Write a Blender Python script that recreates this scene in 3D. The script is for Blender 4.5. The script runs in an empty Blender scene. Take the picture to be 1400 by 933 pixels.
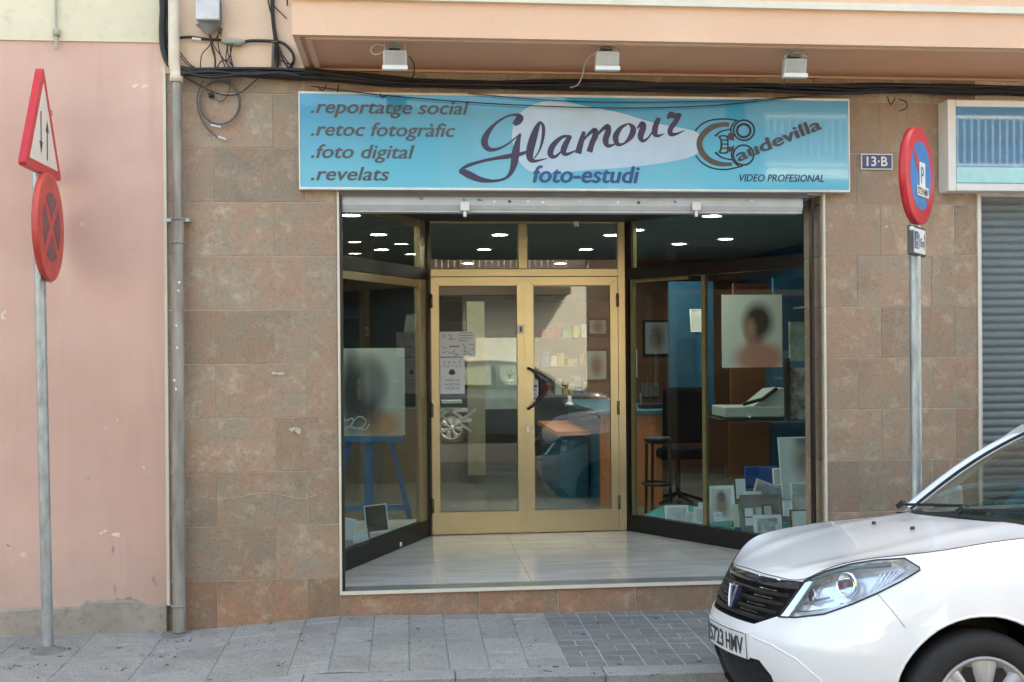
import bpy, math, random
from bisect import bisect
from mathutils import Vector, Matrix, noise
from mathutils.geometry import delaunay_2d_cdt
random.seed(7)
SC = bpy.context.scene
COL = SC.collection
R = math.radians

# ------------------------------------------------------------------ camera
YAW, ROLL, FPX, DIST, HC = R(5.5), 0.008, 1505.0, 6.93, 1.70
CAM = Vector((0, -DIST, HC))
FW = Vector((math.sin(YAW), math.cos(YAW), 0)); RT = Vector((math.cos(YAW), -math.sin(YAW), 0)); UP = Vector((0, 0, 1))
cr, sr = math.cos(ROLL), math.sin(ROLL)
cam_d = bpy.data.cameras.new('camera'); cam = bpy.data.objects.new('camera', cam_d); COL.objects.link(cam)
cam_d.sensor_width = 36; cam_d.lens = FPX / 1400 * 36; cam_d.clip_end = 500; cam_d.clip_start = .05
cam_d.shift_y = (472 - 466.5) / 1400
X_ = RT * cr - UP * sr; Y_ = UP * cr + RT * sr; Z_ = -FW
M = Matrix((X_, Y_, Z_)).transposed().to_4x4(); M.translation = CAM
cam.matrix_world = M
SC.camera = cam

def at(px, py, y):
    """point of the vertical plane Y = y seen at pixel (px, py) of the photograph"""
    a, b = px - 700, py - 472
    x, yy = a * cr - b * sr, b * cr + a * sr
    d = FW + RT * x / FPX - UP * yy / FPX
    return CAM + d * ((y + DIST) / d.y)

# ------------------------------------------------------------------ world, sun, exposure
SUN_EL, SUN_AZ = R(46), R(-42)        # the sun stands behind the shop building, to the right
w = bpy.data.worlds.new('World'); SC.world = w; w.use_nodes = True
nt = w.node_tree; bg = nt.nodes['Background']
sky = nt.nodes.new('ShaderNodeTexSky'); sky.sky_type = 'NISHITA'; sky.sun_disc = False
sky.sun_elevation = SUN_EL; sky.sun_rotation = -SUN_AZ; sky.air_density = 1.0; sky.dust_density = 4.0
nt.links.new(sky.outputs[0], bg.inputs[0]); bg.inputs[1].default_value = 0.15
sd = bpy.data.lights.new('sun', 'SUN'); sun = bpy.data.objects.new('sun', sd); COL.objects.link(sun)
sd.energy = 4.6; sd.angle = R(.5); sd.color = (1, .95, .87)
to_sun = Vector((-math.sin(SUN_AZ) * math.cos(SUN_EL), math.cos(SUN_AZ) * math.cos(SUN_EL), math.sin(SUN_EL)))
sun.rotation_euler = to_sun.to_track_quat('Z', 'Y').to_euler()
SC.view_settings.view_transform = 'Standard'; SC.view_settings.look = 'None'
SC.view_settings.gamma = 1; SC.view_settings.use_curve_mapping = False
SC.view_settings.exposure = 2.68
SC.view_settings.use_white_balance = True; SC.view_settings.white_balance_temperature = 7800; SC.view_settings.white_balance_tint = 2

# ------------------------------------------------------------------ materials
def srgb(c):
    return tuple(((v / 255) / 12.92 if v / 255 <= .04045 else ((v / 255 + .055) / 1.055) ** 2.4) for v in c)
MATS = {}
def newmat(name):
    m = bpy.data.materials.new(name); m.use_nodes = True
    nt = m.node_tree; b = nt.nodes['Principled BSDF']
    return m, nt, b
def nd(nt, t, **kw):
    n = nt.nodes.new(t)
    for k, v in kw.items():
        if k in n.inputs: n.inputs[k].default_value = v
        else: setattr(n, k, v)
    return n
def coords(nt, space='world', scale=(1, 1, 1)):
    if space == 'world':
        src = nd(nt, 'ShaderNodeNewGeometry').outputs['Position']
    else:
        src = nd(nt, 'ShaderNodeTexCoord').outputs['Object']
    mp = nd(nt, 'ShaderNodeMapping'); mp.inputs['Scale'].default_value = scale
    nt.links.new(src, mp.inputs[0]); return mp.outputs[0]
def mixc(nt, fac, a, b):
    m = nd(nt, 'ShaderNodeMix', data_type='RGBA')
    L = nt.links
    if isinstance(fac, (int, float)): m.inputs[0].default_value = fac
    else: L.new(fac, m.inputs[0])
    for i, v in ((6, a), (7, b)):
        if isinstance(v, tuple): m.inputs[i].default_value = (*v[:3], 1)
        else: L.new(v, m.inputs[i])
    return m.outputs[2]
def rng(nt, v, a, b, c=0., d=1.):
    m = nd(nt, 'ShaderNodeMapRange'); nt.links.new(v, m.inputs[0])
    for i, x in zip((1, 2, 3, 4), (a, b, c, d)): m.inputs[i].default_value = x
    return m.outputs[0]
def nz(nt, vec, scale, detail=4, rough=.55):
    n = nd(nt, 'ShaderNodeTexNoise', Scale=scale, Detail=detail, Roughness=rough)
    nt.links.new(vec, n.inputs['Vector']); return n.outputs['Fac']
def bump(nt, b, h, strength=.3, dist=.01):
    bp = nd(nt, 'ShaderNodeBump', Strength=strength, Distance=dist)
    nt.links.new(h, bp.inputs['Height']); nt.links.new(bp.outputs[0], b.inputs['Normal'])
def plain(name, c, rough=.5, metal=0., var=.12, scale=8., bmp=0., space='world', coat=0., spec=.5, stretch=(1, 1, 1)):
    if name in MATS: return MATS[name]
    m, nt, b = newmat(name)
    v = coords(nt, space, stretch); n = nz(nt, v, scale)
    c2 = tuple(x * (1 - var) for x in c); c1 = tuple(min(1, x * (1 + var)) for x in c)
    nt.links.new(mixc(nt, rng(nt, n, .3, .7), c2, c1), b.inputs['Base Color'])
    b.inputs['Roughness'].default_value = rough; b.inputs['Metallic'].default_value = metal
    b.inputs['Coat Weight'].default_value = coat; b.inputs['Specular IOR Level'].default_value = spec
    if bmp: bump(nt, b, nz(nt, v, scale * 6, 5), bmp, .004)
    MATS[name] = m; return m
def emit(name, c, s):
    m, nt, b = newmat(name)
    b.inputs['Emission Color'].default_value = (*c, 1); b.inputs['Emission Strength'].default_value = s
    MATS[name] = m; return m
def glass(name, tint, ior=1.8):
    m, nt, b = newmat(name); nt.nodes.remove(b)
    out = nt.nodes['Material Output']
    tr = nd(nt, 'ShaderNodeBsdfTransparent', Color=(*tint, 1)); gl = nd(nt, 'ShaderNodeBsdfGlossy', Roughness=0.0)
    fr = nd(nt, 'ShaderNodeFresnel', IOR=ior); g = nd(nt, 'ShaderNodeNewGeometry')
    inv = nd(nt, 'ShaderNodeMath', operation='SUBTRACT'); inv.inputs[0].default_value = 1; nt.links.new(g.outputs['Backfacing'], inv.inputs[1])
    mu = nd(nt, 'ShaderNodeMath', operation='MULTIPLY'); nt.links.new(fr.outputs[0], mu.inputs[0]); nt.links.new(inv.outputs[0], mu.inputs[1])
    mx = nd(nt, 'ShaderNodeMixShader'); nt.links.new(mu.outputs[0], mx.inputs[0]); nt.links.new(tr.outputs[0], mx.inputs[1]); nt.links.new(gl.outputs[0], mx.inputs[2])
    nt.links.new(mx.outputs[0], out.inputs[0]); MATS[name] = m; return m

def tile_mat(name, hue, dark=1.0):
    m, nt, b = newmat(name); L = nt.links
    oi = nd(nt, 'ShaderNodeObjectInfo'); v = coords(nt)
    add = nd(nt, 'ShaderNodeVectorMath', operation='ADD'); L.new(v, add.inputs[0])
    mul = nd(nt, 'ShaderNodeVectorMath', operation='SCALE'); cx = nd(nt, 'ShaderNodeCombineXYZ')
    for i in range(3): L.new(oi.outputs['Random'], cx.inputs[i])
    L.new(cx.outputs[0], mul.inputs[0]); mul.inputs[3].default_value = 9; L.new(mul.outputs[0], add.inputs[1]); v = add.outputs[0]
    n1 = nz(nt, v, 3.5, 6, .62); n2 = nz(nt, v, 17, 6, .65); n3 = nz(nt, v, 60, 3)
    a, g, r, l, d_ = hue
    c = mixc(nt, rng(nt, n1, .44, .58), a, g)
    c = mixc(nt, rng(nt, n2, .5, .66, 0, .7), c, r)
    n4 = nz(nt, v, 8, 7, .75); c = mixc(nt, rng(nt, n4, .52, .66, 0, .75), c, l); n6 = nz(nt, v, 3.2, 6, .7); c = mixc(nt, rng(nt, n6, .55, .7, 0, .6), c, d_)
    c = mixc(nt, rng(nt, n3, .35, .5, .25, 0), c, (.08, .06, .05))
    hs = nd(nt, 'ShaderNodeHueSaturation'); L.new(c, hs.inputs['Color']); L.new(rng(nt, oi.outputs['Random'], 0, 1, 0.86 * dark, 1.12 * dark), hs.inputs['Value'])
    L.new(hs.outputs[0], b.inputs['Base Color'])
    L.new(rng(nt, n2, .3, .7, .38, .62), b.inputs['Roughness'])
    bump(nt, b, n2, .35, .003); MATS[name] = m; return m
T = tile_mat('brown_stoneware', ((.325, .222, .155), (.285, .24, .18), (.38, .225, .14), (.45, .365, .265), (.19, .145, .11)))
TR = tile_mat('reddish_stoneware', ((.29, .165, .105), (.25, .18, .125), (.42, .20, .11), (.43, .32, .21), (.15, .105, .07)))

def plaster_pink():
    m, nt, b = newmat('pink_plaster'); L = nt.links; v = coords(nt); 
    g = nd(nt, 'ShaderNodeSeparateXYZ'); L.new(nd(nt, 'ShaderNodeNewGeometry').outputs['Position'], g.inputs[0])
    n = nz(nt, v, 1.3, 6, .6); n2 = nz(nt, v, 6, 6, .7)
    vs = coords(nt, 'world', (3.5, 3.5, .35)); n3 = nz(nt, vs, 1.6, 5, .6)
    c = mixc(nt, rng(nt, n, .35, .65), (.64, .42, .345), (.72, .50, .42))
    c = mixc(nt, rng(nt, n2, .55, .72, 0, .45), c, (.70, .50, .43))
    c = mixc(nt, rng(nt, n3, .55, .75, 0, .4), c, (.50, .29, .24)); n7 = nz(nt, v, .55, 3, .5); c = mixc(nt, rng(nt, n7, .42, .60, .55, 0), c, (.50, .31, .25)); n8 = nz(nt, v, 30, 6, .75); c = mixc(nt, rng(nt, n8, .62, .72, 0, .5), c, (.40, .30, .25))
    # dirt and damp spreading from the foot of the wall
    sm = nd(nt, 'ShaderNodeMath', operation='ADD'); L.new(g.outputs[2], sm.inputs[0]); L.new(rng(nt, n2, 0, 1, -.35, .35), sm.inputs[1])
    c = mixc(nt, rng(nt, sm.outputs[0], .02, .62, .6, 0), c, (.36, .29, .24))
    vo = nd(nt, 'ShaderNodeTexVoronoi', Scale=2.1); L.new(v, vo.inputs['Vector'])
    c = mixc(nt, rng(nt, vo.outputs['Distance'], .015, .05, .6, 0), c, (.75, .68, .6))
    L.new(c, b.inputs['Base Color']); b.inputs['Roughness'].default_value = .9
    bump(nt, b, n2, .25, .01); return m
def dirty(name, c1, c2, c3, scale=3, rough=.9, bs=.4, lo=.5, hi=.7, stretch=(1, 1, 1)):
    m, nt, b = newmat(name); L = nt.links; v = coords(nt, 'world', stretch); n = nz(nt, v, scale, 6, .65); n2 = nz(nt, v, scale * 7, 6, .7)
    c = mixc(nt, rng(nt, n, .3, .7), c1, c2); c = mixc(nt, rng(nt, n2, lo, hi, 0, .8), c, c3)
    L.new(c, b.inputs['Base Color']); b.inputs['Roughness'].default_value = rough; bump(nt, b, n2, bs, .006); MATS[name] = m; return m
def slab_mat(name, base, light, dark_, spot):
    m, nt, b = newmat(name); L = nt.links; v = coords(nt); oi = nd(nt, 'ShaderNodeObjectInfo')
    n = nz(nt, v, 2.2, 6, .6); n2 = nz(nt, v, 90, 4, .7); n3 = nz(nt, v, 14, 5, .6)
    c = mixc(nt, rng(nt, n, .35, .65), base, light); c = mixc(nt, rng(nt, n3, .5, .75, 0, .5), c, dark_)
    c = mixc(nt, rng(nt, n2, .48, .60, 0, .55), c, spot); n9 = nz(nt, v, 1.1, 7, .75); c = mixc(nt, rng(nt, n9, .50, .62, 0, .55), c, dark_)
    vo = nd(nt, 'ShaderNodeTexVoronoi', Scale=4.2); vo.inputs['Randomness'].default_value = 1; L.new(v, vo.inputs['Vector'])
    n5 = nz(nt, v, 40, 3); dd = nd(nt, 'ShaderNodeMath', operation='ADD'); L.new(vo.outputs['Distance'], dd.inputs[0]); L.new(rng(nt, n5, 0, 1, -.04, .04), dd.inputs[1])
    c = mixc(nt, rng(nt, dd.outputs[0], .06, .085, .85, 0), c, (.05, .05, .05))
    hs = nd(nt, 'ShaderNodeHueSaturation'); L.new(c, hs.inputs['Color']); L.new(rng(nt, oi.outputs['Random'], 0, 1, .9, 1.1), hs.inputs['Value'])
    L.new(hs.outputs[0], b.inputs['Base Color']); b.inputs['Roughness'].default_value = .8; bump(nt, b, n2, .5, .004); MATS[name] = m; return m

PINK = plaster_pink()
CREAMOLD = dirty('old_cream_plaster', (.62, .57, .42), (.72, .66, .50), (.45, .45, .32), 1.6, lo=.55, hi=.8)
CREAM = dirty('cream_peach_render', (.68, .50, .36), (.76, .58, .44), (.60, .44, .32), 1.4, lo=.6, hi=.85, bs=.2)
PEACH = dirty('peach_render', (.68, .44, .305), (.74, .50, .36), (.58, .37, .26), 1.1, lo=.58, hi=.85, bs=.2, stretch=(1, 1, .5))
SOFF = dirty('soffit_render', (.72, .37, .22), (.78, .41, .25), (.64, .33, .20), 1.5, lo=.6, hi=.85, bs=.15)
PLINTH = dirty('grey_cement_plinth', (.27, .245, .205), (.38, .34, .285), (.20, .18, .15), 3, bs=.8)
GROUT = plain('pale_grout', (.62, .55, .47), .9, var=.15, scale=20)
CEM = plain('cement_dark', (.18, .17, .15), .95, var=.2)
SLAB = slab_mat('worn_paving_slab', (.29, .28, .255), (.42, .405, .37), (.18, .175, .165), (.12, .12, .12))
BRICK = slab_mat('grey_paving_brick', (.205, .205, .19), (.28, .275, .26), (.15, .15, .145), (.1, .1, .11))
JOINTL = plain('sandy_joint', (.40, .41, .41), .95, var=.15, scale=40)
JOINTD = plain('dirty_joint', (.31, .30, .28), .95, var=.2, scale=40)
ASPH = dirty('asphalt', (.045, .045, .047), (.06, .06, .062), (.08, .08, .08), 12, bs=.6)
KERB = slab_mat('granite_kerb', (.29, .285, .27), (.38, .375, .355), (.2, .2, .19), (.14, .14, .14))
TRIM = plain('ivory_trim', (.66, .62, .52), .45, var=.06)
GOLD = plain('champagne_anodised_aluminium', (.52, .43, .26), .27, .65, var=.05, scale=3)
GOLDD = plain('dark_bronze_edge', (.18, .14, .075), .4, .6)
BLACKM = plain('black_painted_metal', (.012, .011, .010), .35, 0)
BLACKP = plain('black_rubber', (.012, .012, .013), .6)
WHITEM = plain('white_lacquered_metal', (.70, .70, .68), .35, 0, var=.05)
ALU = plain('brushed_aluminium', (.55, .56, .57), .4, .7, var=.08)
GALV = plain('galvanised_steel', (.36, .40, .41), .48, .65, var=.25, scale=30, stretch=(1, 1, .3))
GLASS = glass('shop_glass', (.865, .945, .95), 1.85)
CLEAR = glass('clear_glass', (.93, .95, .95), 1.5)
PAPER = plain('white_paper', (.68, .70, .72), .7, var=.04)
INK = plain('dark_ink', (.05, .05, .07), .7)

# ------------------------------------------------------------------ object helpers
ABS = {}
def absof(o): return ABS.get(o, Vector((0, 0, 0))) if o else Vector((0, 0, 0))
def tag(o, label=None, cat=None, group=None, kind=None):
    if label: o['label'] = label
    if cat: o['category'] = cat
    if group: o['group'] = group
    if kind: o['kind'] = kind
    return o
def thing(name, label, cat, loc=(0, 0, 0), group=None, kind=None, mat=None):
    o = bpy.data.objects.new(name, None); COL.objects.link(o); o.empty_display_size = .1
    if mat is not None: o.matrix_world = mat; ABS[o] = Vector((0, 0, 0))
    else: o.location = loc; ABS[o] = Vector(loc)
    return tag(o, label, cat, group, kind)
def copy_tree(o, parent=None, loc=None):
    c = o.copy(); COL.objects.link(c); c.parent = parent
    if loc is not None: c.location = loc
    for ch in list(o.children): copy_tree(ch, c)
    return c
class MB:
    def __init__(s): s.v = []; s.f = []; s.sm = []
    def add(s, vs, fs, smooth=False):
        n = len(s.v); s.v += [Vector(p) for p in vs]; s.f += [tuple(i + n for i in f) for f in fs]; s.sm += [smooth] * len(fs); return s
    def box(s, a, b, rot=None, c=None, bev=0.):
        x0, x1 = sorted((a[0], b[0])); y0, y1 = sorted((a[1], b[1])); z0, z1 = sorted((a[2], b[2]))
        vs = [Vector(p) for p in ((x0, y0, z0), (x1, y0, z0), (x1, y1, z0), (x0, y1, z0), (x0, y0, z1), (x1, y0, z1), (x1, y1, z1), (x0, y1, z1))]
        fs = [(0, 3, 2, 1), (4, 5, 6, 7), (0, 1, 5, 4), (1, 2, 6, 5), (2, 3, 7, 6), (3, 0, 4, 7)]
        if bev:
            import bmesh
            bm = bmesh.new(); bv = [bm.verts.new(p) for p in vs]
            for f in fs: bm.faces.new([bv[i] for i in f])
            bmesh.ops.bevel(bm, geom=bm.edges[:], offset=bev, segments=2, affect='EDGES', profile=.5)
            bm.verts.index_update(); vs = [v.co.copy() for v in bm.verts]; fs = [tuple(v.index for v in f.verts) for f in bm.faces]; bm.free()
        if rot is not None:
            cc = Vector(c) if c is not None else Vector(((x0 + x1) / 2, (y0 + y1) / 2, (z0 + z1) / 2))
            vs = [cc + rot @ (p - cc) for p in vs]
        return s.add(vs, fs)
    def tube(s, pts, r, n=8, cap=True, closed=False):
        pts = [Vector(p) for p in pts]; m = len(pts); rs = r if isinstance(r, (list, tuple)) else [r] * m
        vs = []; prev = None
        for i, p in enumerate(pts):
            if closed: t = pts[(i + 1) % m] - pts[i - 1]
            else: t = pts[min(i + 1, m - 1)] - pts[max(i - 1, 0)]
            t = t.normalized() if t.length > 1e-9 else Vector((0, 0, 1))
            if prev is None:
                a = Vector((0, 0, 1)) if abs(t.z) < .9 else Vector((0, 1, 0)); u = t.cross(a).normalized()
            else:
                u = prev - t * prev.dot(t); u = u.normalized() if u.length > 1e-6 else t.orthogonal().normalized()
            prev = u; q = t.cross(u)
            for k in range(n):
                an = 2 * math.pi * k / n; vs.append(p + (u * math.cos(an) + q * math.sin(an)) * rs[i])
        fs = []
        for i in range(m if closed else m - 1):
            j = (i + 1) % m
            for k in range(n): fs.append((i * n + k, i * n + (k + 1) % n, j * n + (k + 1) % n, j * n + k))
        s.add(vs, fs, True)
        if cap and not closed:
            s.add(vs[:n], [tuple(range(n))[::-1]]); s.add(vs[-n:], [tuple(range(n))])
        return s
    def lathe(s, prof, c=(0, 0, 0), axis='z', n=28, smooth=True):
        c = Vector(c); vs = []
        for r, h in prof:
            for k in range(n):
                a = 2 * math.pi * k / n; u, v = r * math.cos(a), r * math.sin(a)
                vs.append(c + Vector({'z': (u, v, h), 'x': (h, u, v), 'y': (v, h, u)}[axis]))
        fs = []
        for i in range(len(prof) - 1):
            for k in range(n): fs.append((i * n + k, i * n + (k + 1) % n, (i + 1) * n + (k + 1) % n, (i + 1) * n + k))
        return s.add(vs, fs, smooth)
    def poly(s, pts, n, t):
        """flat outline pts extruded by t along n"""
        n = Vector(n); k = len(pts); pts = [Vector(p) for p in pts]
        s.add(pts + [p + n * t for p in pts], [tuple(range(k)), tuple(range(2 * k - 1, k - 1, -1))] + [(i, i + k, (i + 1) % k + k, (i + 1) % k) for i in range(k)]); return s
    def grid(s, rows, smooth=True, flip=False):
        m = len(rows[0]); vs = [p for r in rows for p in r]; fs = []
        for i in range(len(rows) - 1):
            for j in range(m - 1):
                f = (i * m + j, i * m + j + 1, (i + 1) * m + j + 1, (i + 1) * m + j); fs.append(f[::-1] if flip else f)
        return s.add(vs, fs, smooth)
    def mesh(s, name, mat):
        me = bpy.data.meshes.new(name); me.from_pydata([tuple(p) for p in s.v], [], s.f); me.materials.append(mat)
        me.polygons.foreach_set('use_smooth', s.sm); me.update(); return me
    def build(s, name, mat, parent=None, fix=True):
        lo = Vector((min(p[i] for p in s.v) for i in range(3))); hi = Vector((max(p[i] for p in s.v) for i in range(3)))
        c = (lo + hi) / 2; s.v = [p - c for p in s.v]
        me = s.mesh(name, mat); o = bpy.data.objects.new(name, me); COL.objects.link(o)
        if fix:
            import bmesh
            bm = bmesh.new(); bm.from_mesh(me); bmesh.ops.recalc_face_normals(bm, faces=bm.faces); bm.to_mesh(me); bm.free()
        o.parent = parent; o.location = c - absof(parent); ABS[o] = c
        return o
def single(mb, name, mat, label, cat, group=None):
    return tag(mb.build(name, mat), label, cat, group)
def inst(name, me, loc, parent, rot=None):
    o = bpy.data.objects.new(name, me); COL.objects.link(o); o.parent = parent
    o.location = Vector(loc) - absof(parent)
    if rot: o.rotation_euler = rot
    ABS[o] = Vector(loc); return o
TM = {}
def tile_mesh(w, h, t, bev, mat, name='tile'):
    """bevelled slab in the XZ plane, face to -Y, centred"""
    k = (round(w, 3), round(h, 3), t, bev, mat.name, name)
    if k in TM: return TM[k]
    w2, h2 = w / 2, h / 2
    V = [(sx * w2, 0, sz * h2) for sx, sz in ((-1, -1), (1, -1), (1, 1), (-1, 1))]
    V += [(x, -(t - bev), z) for x, _, z in V[:4]]
    V += [(sx * (w2 - bev), -t, sz * (h2 - bev)) for sx, sz in ((-1, -1), (1, -1), (1, 1), (-1, 1))]
    F = [(8, 9, 10, 11)]
    for i in range(4):
        j = (i + 1) % 4; F += [(i, j, j + 4, i + 4), (i + 4, j + 4, j + 8, i + 8)]
    mb = MB().add(V, F); TM[k] = mb.mesh(name, mat); return TM[k]
def catmull(P, n=6, closed=False):
    P = [Vector(p) for p in P]; m = len(P); out = []
    for i in range(m if closed else m - 1):
        g = lambda k: P[k % m] if closed else P[max(0, min(m - 1, k))]
        a, b, c, d = g(i - 1), g(i), g(i + 1), g(i + 2)
        for k in range(n):
            t = k / n; out.append(.5 * ((2 * b) + (c - a) * t + (2 * a - 5 * b + 4 * c - d) * t * t + (3 * b - a - 3 * c + d) * t ** 3))
    if not closed: out.append(P[-1])
    return out
def lettering(txt, mat, parent, origin, width=None, height=.05, right=(1, 0, 0), up=(0, 0, 1), shear=0., bold=0., fat=0., name='lettering', depth=.001, center=False):
    cu = bpy.data.curves.new('text', 'FONT'); cu.body = txt; cu.size = 1; cu.shear = shear; cu.offset = bold; cu.resolution_u = 3; cu.space_character = 1.0
    o = bpy.data.objects.new('text', cu); COL.objects.link(o); dg = bpy.context.evaluated_depsgraph_get(); dg.update()
    me = bpy.data.meshes.new_from_object(o.evaluated_get(dg)); bpy.data.objects.remove(o); 
    xs = [v.co.x for v in me.vertices]; ys = [v.co.y for v in me.vertices]
    x0, x1, y1 = min(xs), max(xs), .73
    sy = height / y1; sx = width / (x1 - x0) if width else sy
    right = Vector(right).normalized(); up = Vector(up).normalized(); nrm = right.cross(up)
    og = Vector(origin)
    if center: og = og - right * (x1 - x0) * sx / 2
    mb = MB()
    for k, (dx, dy) in enumerate(((0, 0),) if not fat else ((-fat, 0), (fat, 0), (0, fat * .6), (0, -fat * .6))):
        vs = [og + right * (v.co.x - x0 + dx) * sx + up * (v.co.y + dy) * sy + nrm * (depth + k * .0002) for v in me.vertices]
        mb.add(vs, [tuple(p.vertices) for p in me.polygons])
    bpy.data.meshes.remove(me)
    return mb.build(name, mat, parent, fix=False)
WID = 1.15
def ribbon(mb, pts, f, depth, n=5, closed=False, cap=True):
    """brush stroke: pts (x, y, width); f maps (x, y) to a point"""
    P = catmull([(x, y, w) for x, y, w in pts], n, closed); m = len(P); A = []; B = []
    for i, p in enumerate(P):
        q = P[(i + 1) % m] if closed else P[min(i + 1, m - 1)]; o = P[i - 1] if closed else P[max(i - 1, 0)]
        d = Vector((q.x - o.x, q.y - o.y)); d = d.normalized() if d.length > 1e-6 else Vector((1, 0))
        h = max(p.z, .5) / 2 * WID; A.append(f(p.x - d.y * h, p.y + d.x * h)); B.append(f(p.x + d.y * h, p.y - d.x * h))
    off = Vector((0, -depth, 0)); vs = [a + off for a in A] + [b + off for b in B]
    mb.add(vs, [(i, (i + 1) % m, (i + 1) % m + m, i + m) for i in range(m if closed else m - 1)]); return mb

# ------------------------------------------------------------------ ground
def gz(x, y):
    pts = [(-9, -.06), (-2.4, -.035), (-1.35, -.04), (-.42, .024), (.8, .002), (1.9, -.012), (9, -.05)]
    z = pts[-1][1]
    if x <= pts[0][0]: z = pts[0][1]
    else:
        for (a, b), (c, d) in zip(pts, pts[1:]):
            if x <= c: z = b + (d - b) * (x - a) / (c - a); break
    return z + y * .012
KY = -1.29
ROADP = [(-1.29, -.205), (-2.0, -.137), (-2.9, -.055), (-4.2, 0), (-6.5, .01), (-9.6, -.12)]
XS = [-60, -20, -9, -6, -4, -3, -2.4, -1.9, -1.35, -1, -.7, -.42, 0, .4, .8, 1.3, 1.9, 3, 4.5, 6, 9, 20, 60]
road = MB().grid([[Vector((x, y, z)) for x in XS] for y, z in ROADP], False); tag(road.build('road', ASPH), kind='structure')
bed = MB(); YS = [.02, -.3, -.6, -.9, -1.14]
bed.grid([[Vector((x, y, gz(x, y) - .006)) for x in XS if x <= .8] for y in YS], False)
pv = tag(bed.build('pavement', JOINTD), kind='structure')
bed2 = MB().grid([[Vector((x, y, gz(x, y) - .005)) for x in XS if x >= .8] for y in YS], False)
bb = bed2.build('joint_sand', JOINTL, pv)
def slab(name, w, d, x, y, mat, parent, t=.02, lift=0., bev=.004):
    me = tile_mesh(w, d, t, bev, mat, name)       # lies in XZ facing -Y; turned to face up
    sl = (gz(x + .1, y) - gz(x - .1, y)) / .2
    z = gz(x, y) - t + lift
    o = inst(name, me, (x, y, z), parent); o.rotation_euler = (R(-90) + .012, -math.atan(sl) if False else 0, 0)
    o.rotation_euler = (Matrix.Rotation(-math.atan(sl), 3, 'Y') @ Matrix.Rotation(math.atan(.012), 3, 'X') @ Matrix.Rotation(R(-90), 3, 'X')).to_euler()
    return o
p = .211; x0 = .848
k = 0; x = x0 - p / 2
while x > -5.2:
    if x < -.55:
        x -= p / 2; 
        for yy, d in ([(-.14, .275), (-.42, .275), (-.70, .275), (-.98, .275)] if k % 2 else [(-.21, .415), (-.63, .415), (-.985, .285)]): slab('paving_slab', 2 * p - .002, d + .002, x, yy, SLAB, pv, lift=random.uniform(-.0015, .0015), bev=.0025)
        x -= 1.5 * p; k += 1; continue
    y = -.002 - (0 if k % 2 else .14); y = 0 if k % 2 else 0
    rows = [(-.14, .275), (-.42, .275), (-.70, .275), (-.98, .275)] if k % 2 else [(-.07, .135), (-.28, .275), (-.56, .275), (-.84, .275), (-1.055, .15)]
    for yy, d in rows:
        slab('paving_slab', p - .003, d + .002, x, yy, SLAB, pv, lift=random.uniform(-.002, .002))
    x -= p; k += 1
x = x0 + p / 2; k = 0
while x < 6.2:
    for j in range(11):
        yc = -.054 - j * .1045
        if k % 2: yc += .0
        if (k + j) % 2: slab('paving_brick', p - .009, .0925, x, yc, BRICK, pv, lift=random.uniform(-.002, .002))
        else:
            for q in (-1, 1): slab('paving_brick', p / 2 - .009, .0925, x + q * p / 4, yc, BRICK, pv, lift=random.uniform(-.002, .002))
    x += p; k += 1
x = -6.0
while x < 7:
    w_ = .78; za, zb2 = gz(x, -1.2) + .001, gz(x + w_, -1.2) + .001; kb = MB().box((x + .002, KY, -.3), (x + w_ - .002, -1.141, 0), bev=.006); kb.v = [Vector((v.x, v.y, v.z + (za + (zb2 - za) * (v.x - x) / w_ if v.z > -.1 else 0))) for v in kb.v]
    kb.build('kerbstone', KERB, pv); x += w_

# ------------------------------------------------------------------ pink building (left)
pb = thing('pink_building', 'old pink plastered wall with cream upper storey at the left', 'building', (-4, 0, 0))
zt = 3.57; xr = -1.472
MB().box((-9, .0, .12), (xr, .4, zt)).build('pink_wall', PINK, pb)
MB().box((-9, -.012, zt), (xr + .01, .4, 7.2)).build('upper_wall', CREAMOLD, pb)
mbp = MB(); top = []; 
xs = [-9 + i * .05 for i in range(int((xr + 9) / .05) + 1)] + [xr]
for x in xs:
    zz = .13 + .02 * noise.noise((x * 3, 0, 0)) + (.03 if -1.95 < x < -1.6 else 0) + .012 * noise.noise((x * 15, 3, 0))
    top.append((x, zz))
mbp.grid([[Vector((x, -.022, -.3)) for x, z in top], [Vector((x, -.022, z - .01)) for x, z in top], [Vector((x, -.006, z)) for x, z in top], [Vector((x, .02, z)) for x, z in top]], False)
mbp.build('plinth', PLINTH, pb)
MB().box((xr, -.012, .12), (xr + .018, .02, 3.42)).build('corner_bead', TRIM, pb)
# old grey conduit stub on the cream wall
c = at(77, 45, -.03); mb = MB().tube([at(76, -15, -.03), c], .007).lathe([(0, .0), (.02, 0), (.022, .04), (.0, .045)], c - Vector((0, 0, .02)))
mb.tube([c, c - Vector((0, 0, .10))], .009); single(mb, 'conduit', plain('weathered_conduit', (.38, .36, .30), .7), 'thin grey conduit ending on the cream wall above the triangular sign', 'conduit')

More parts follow.
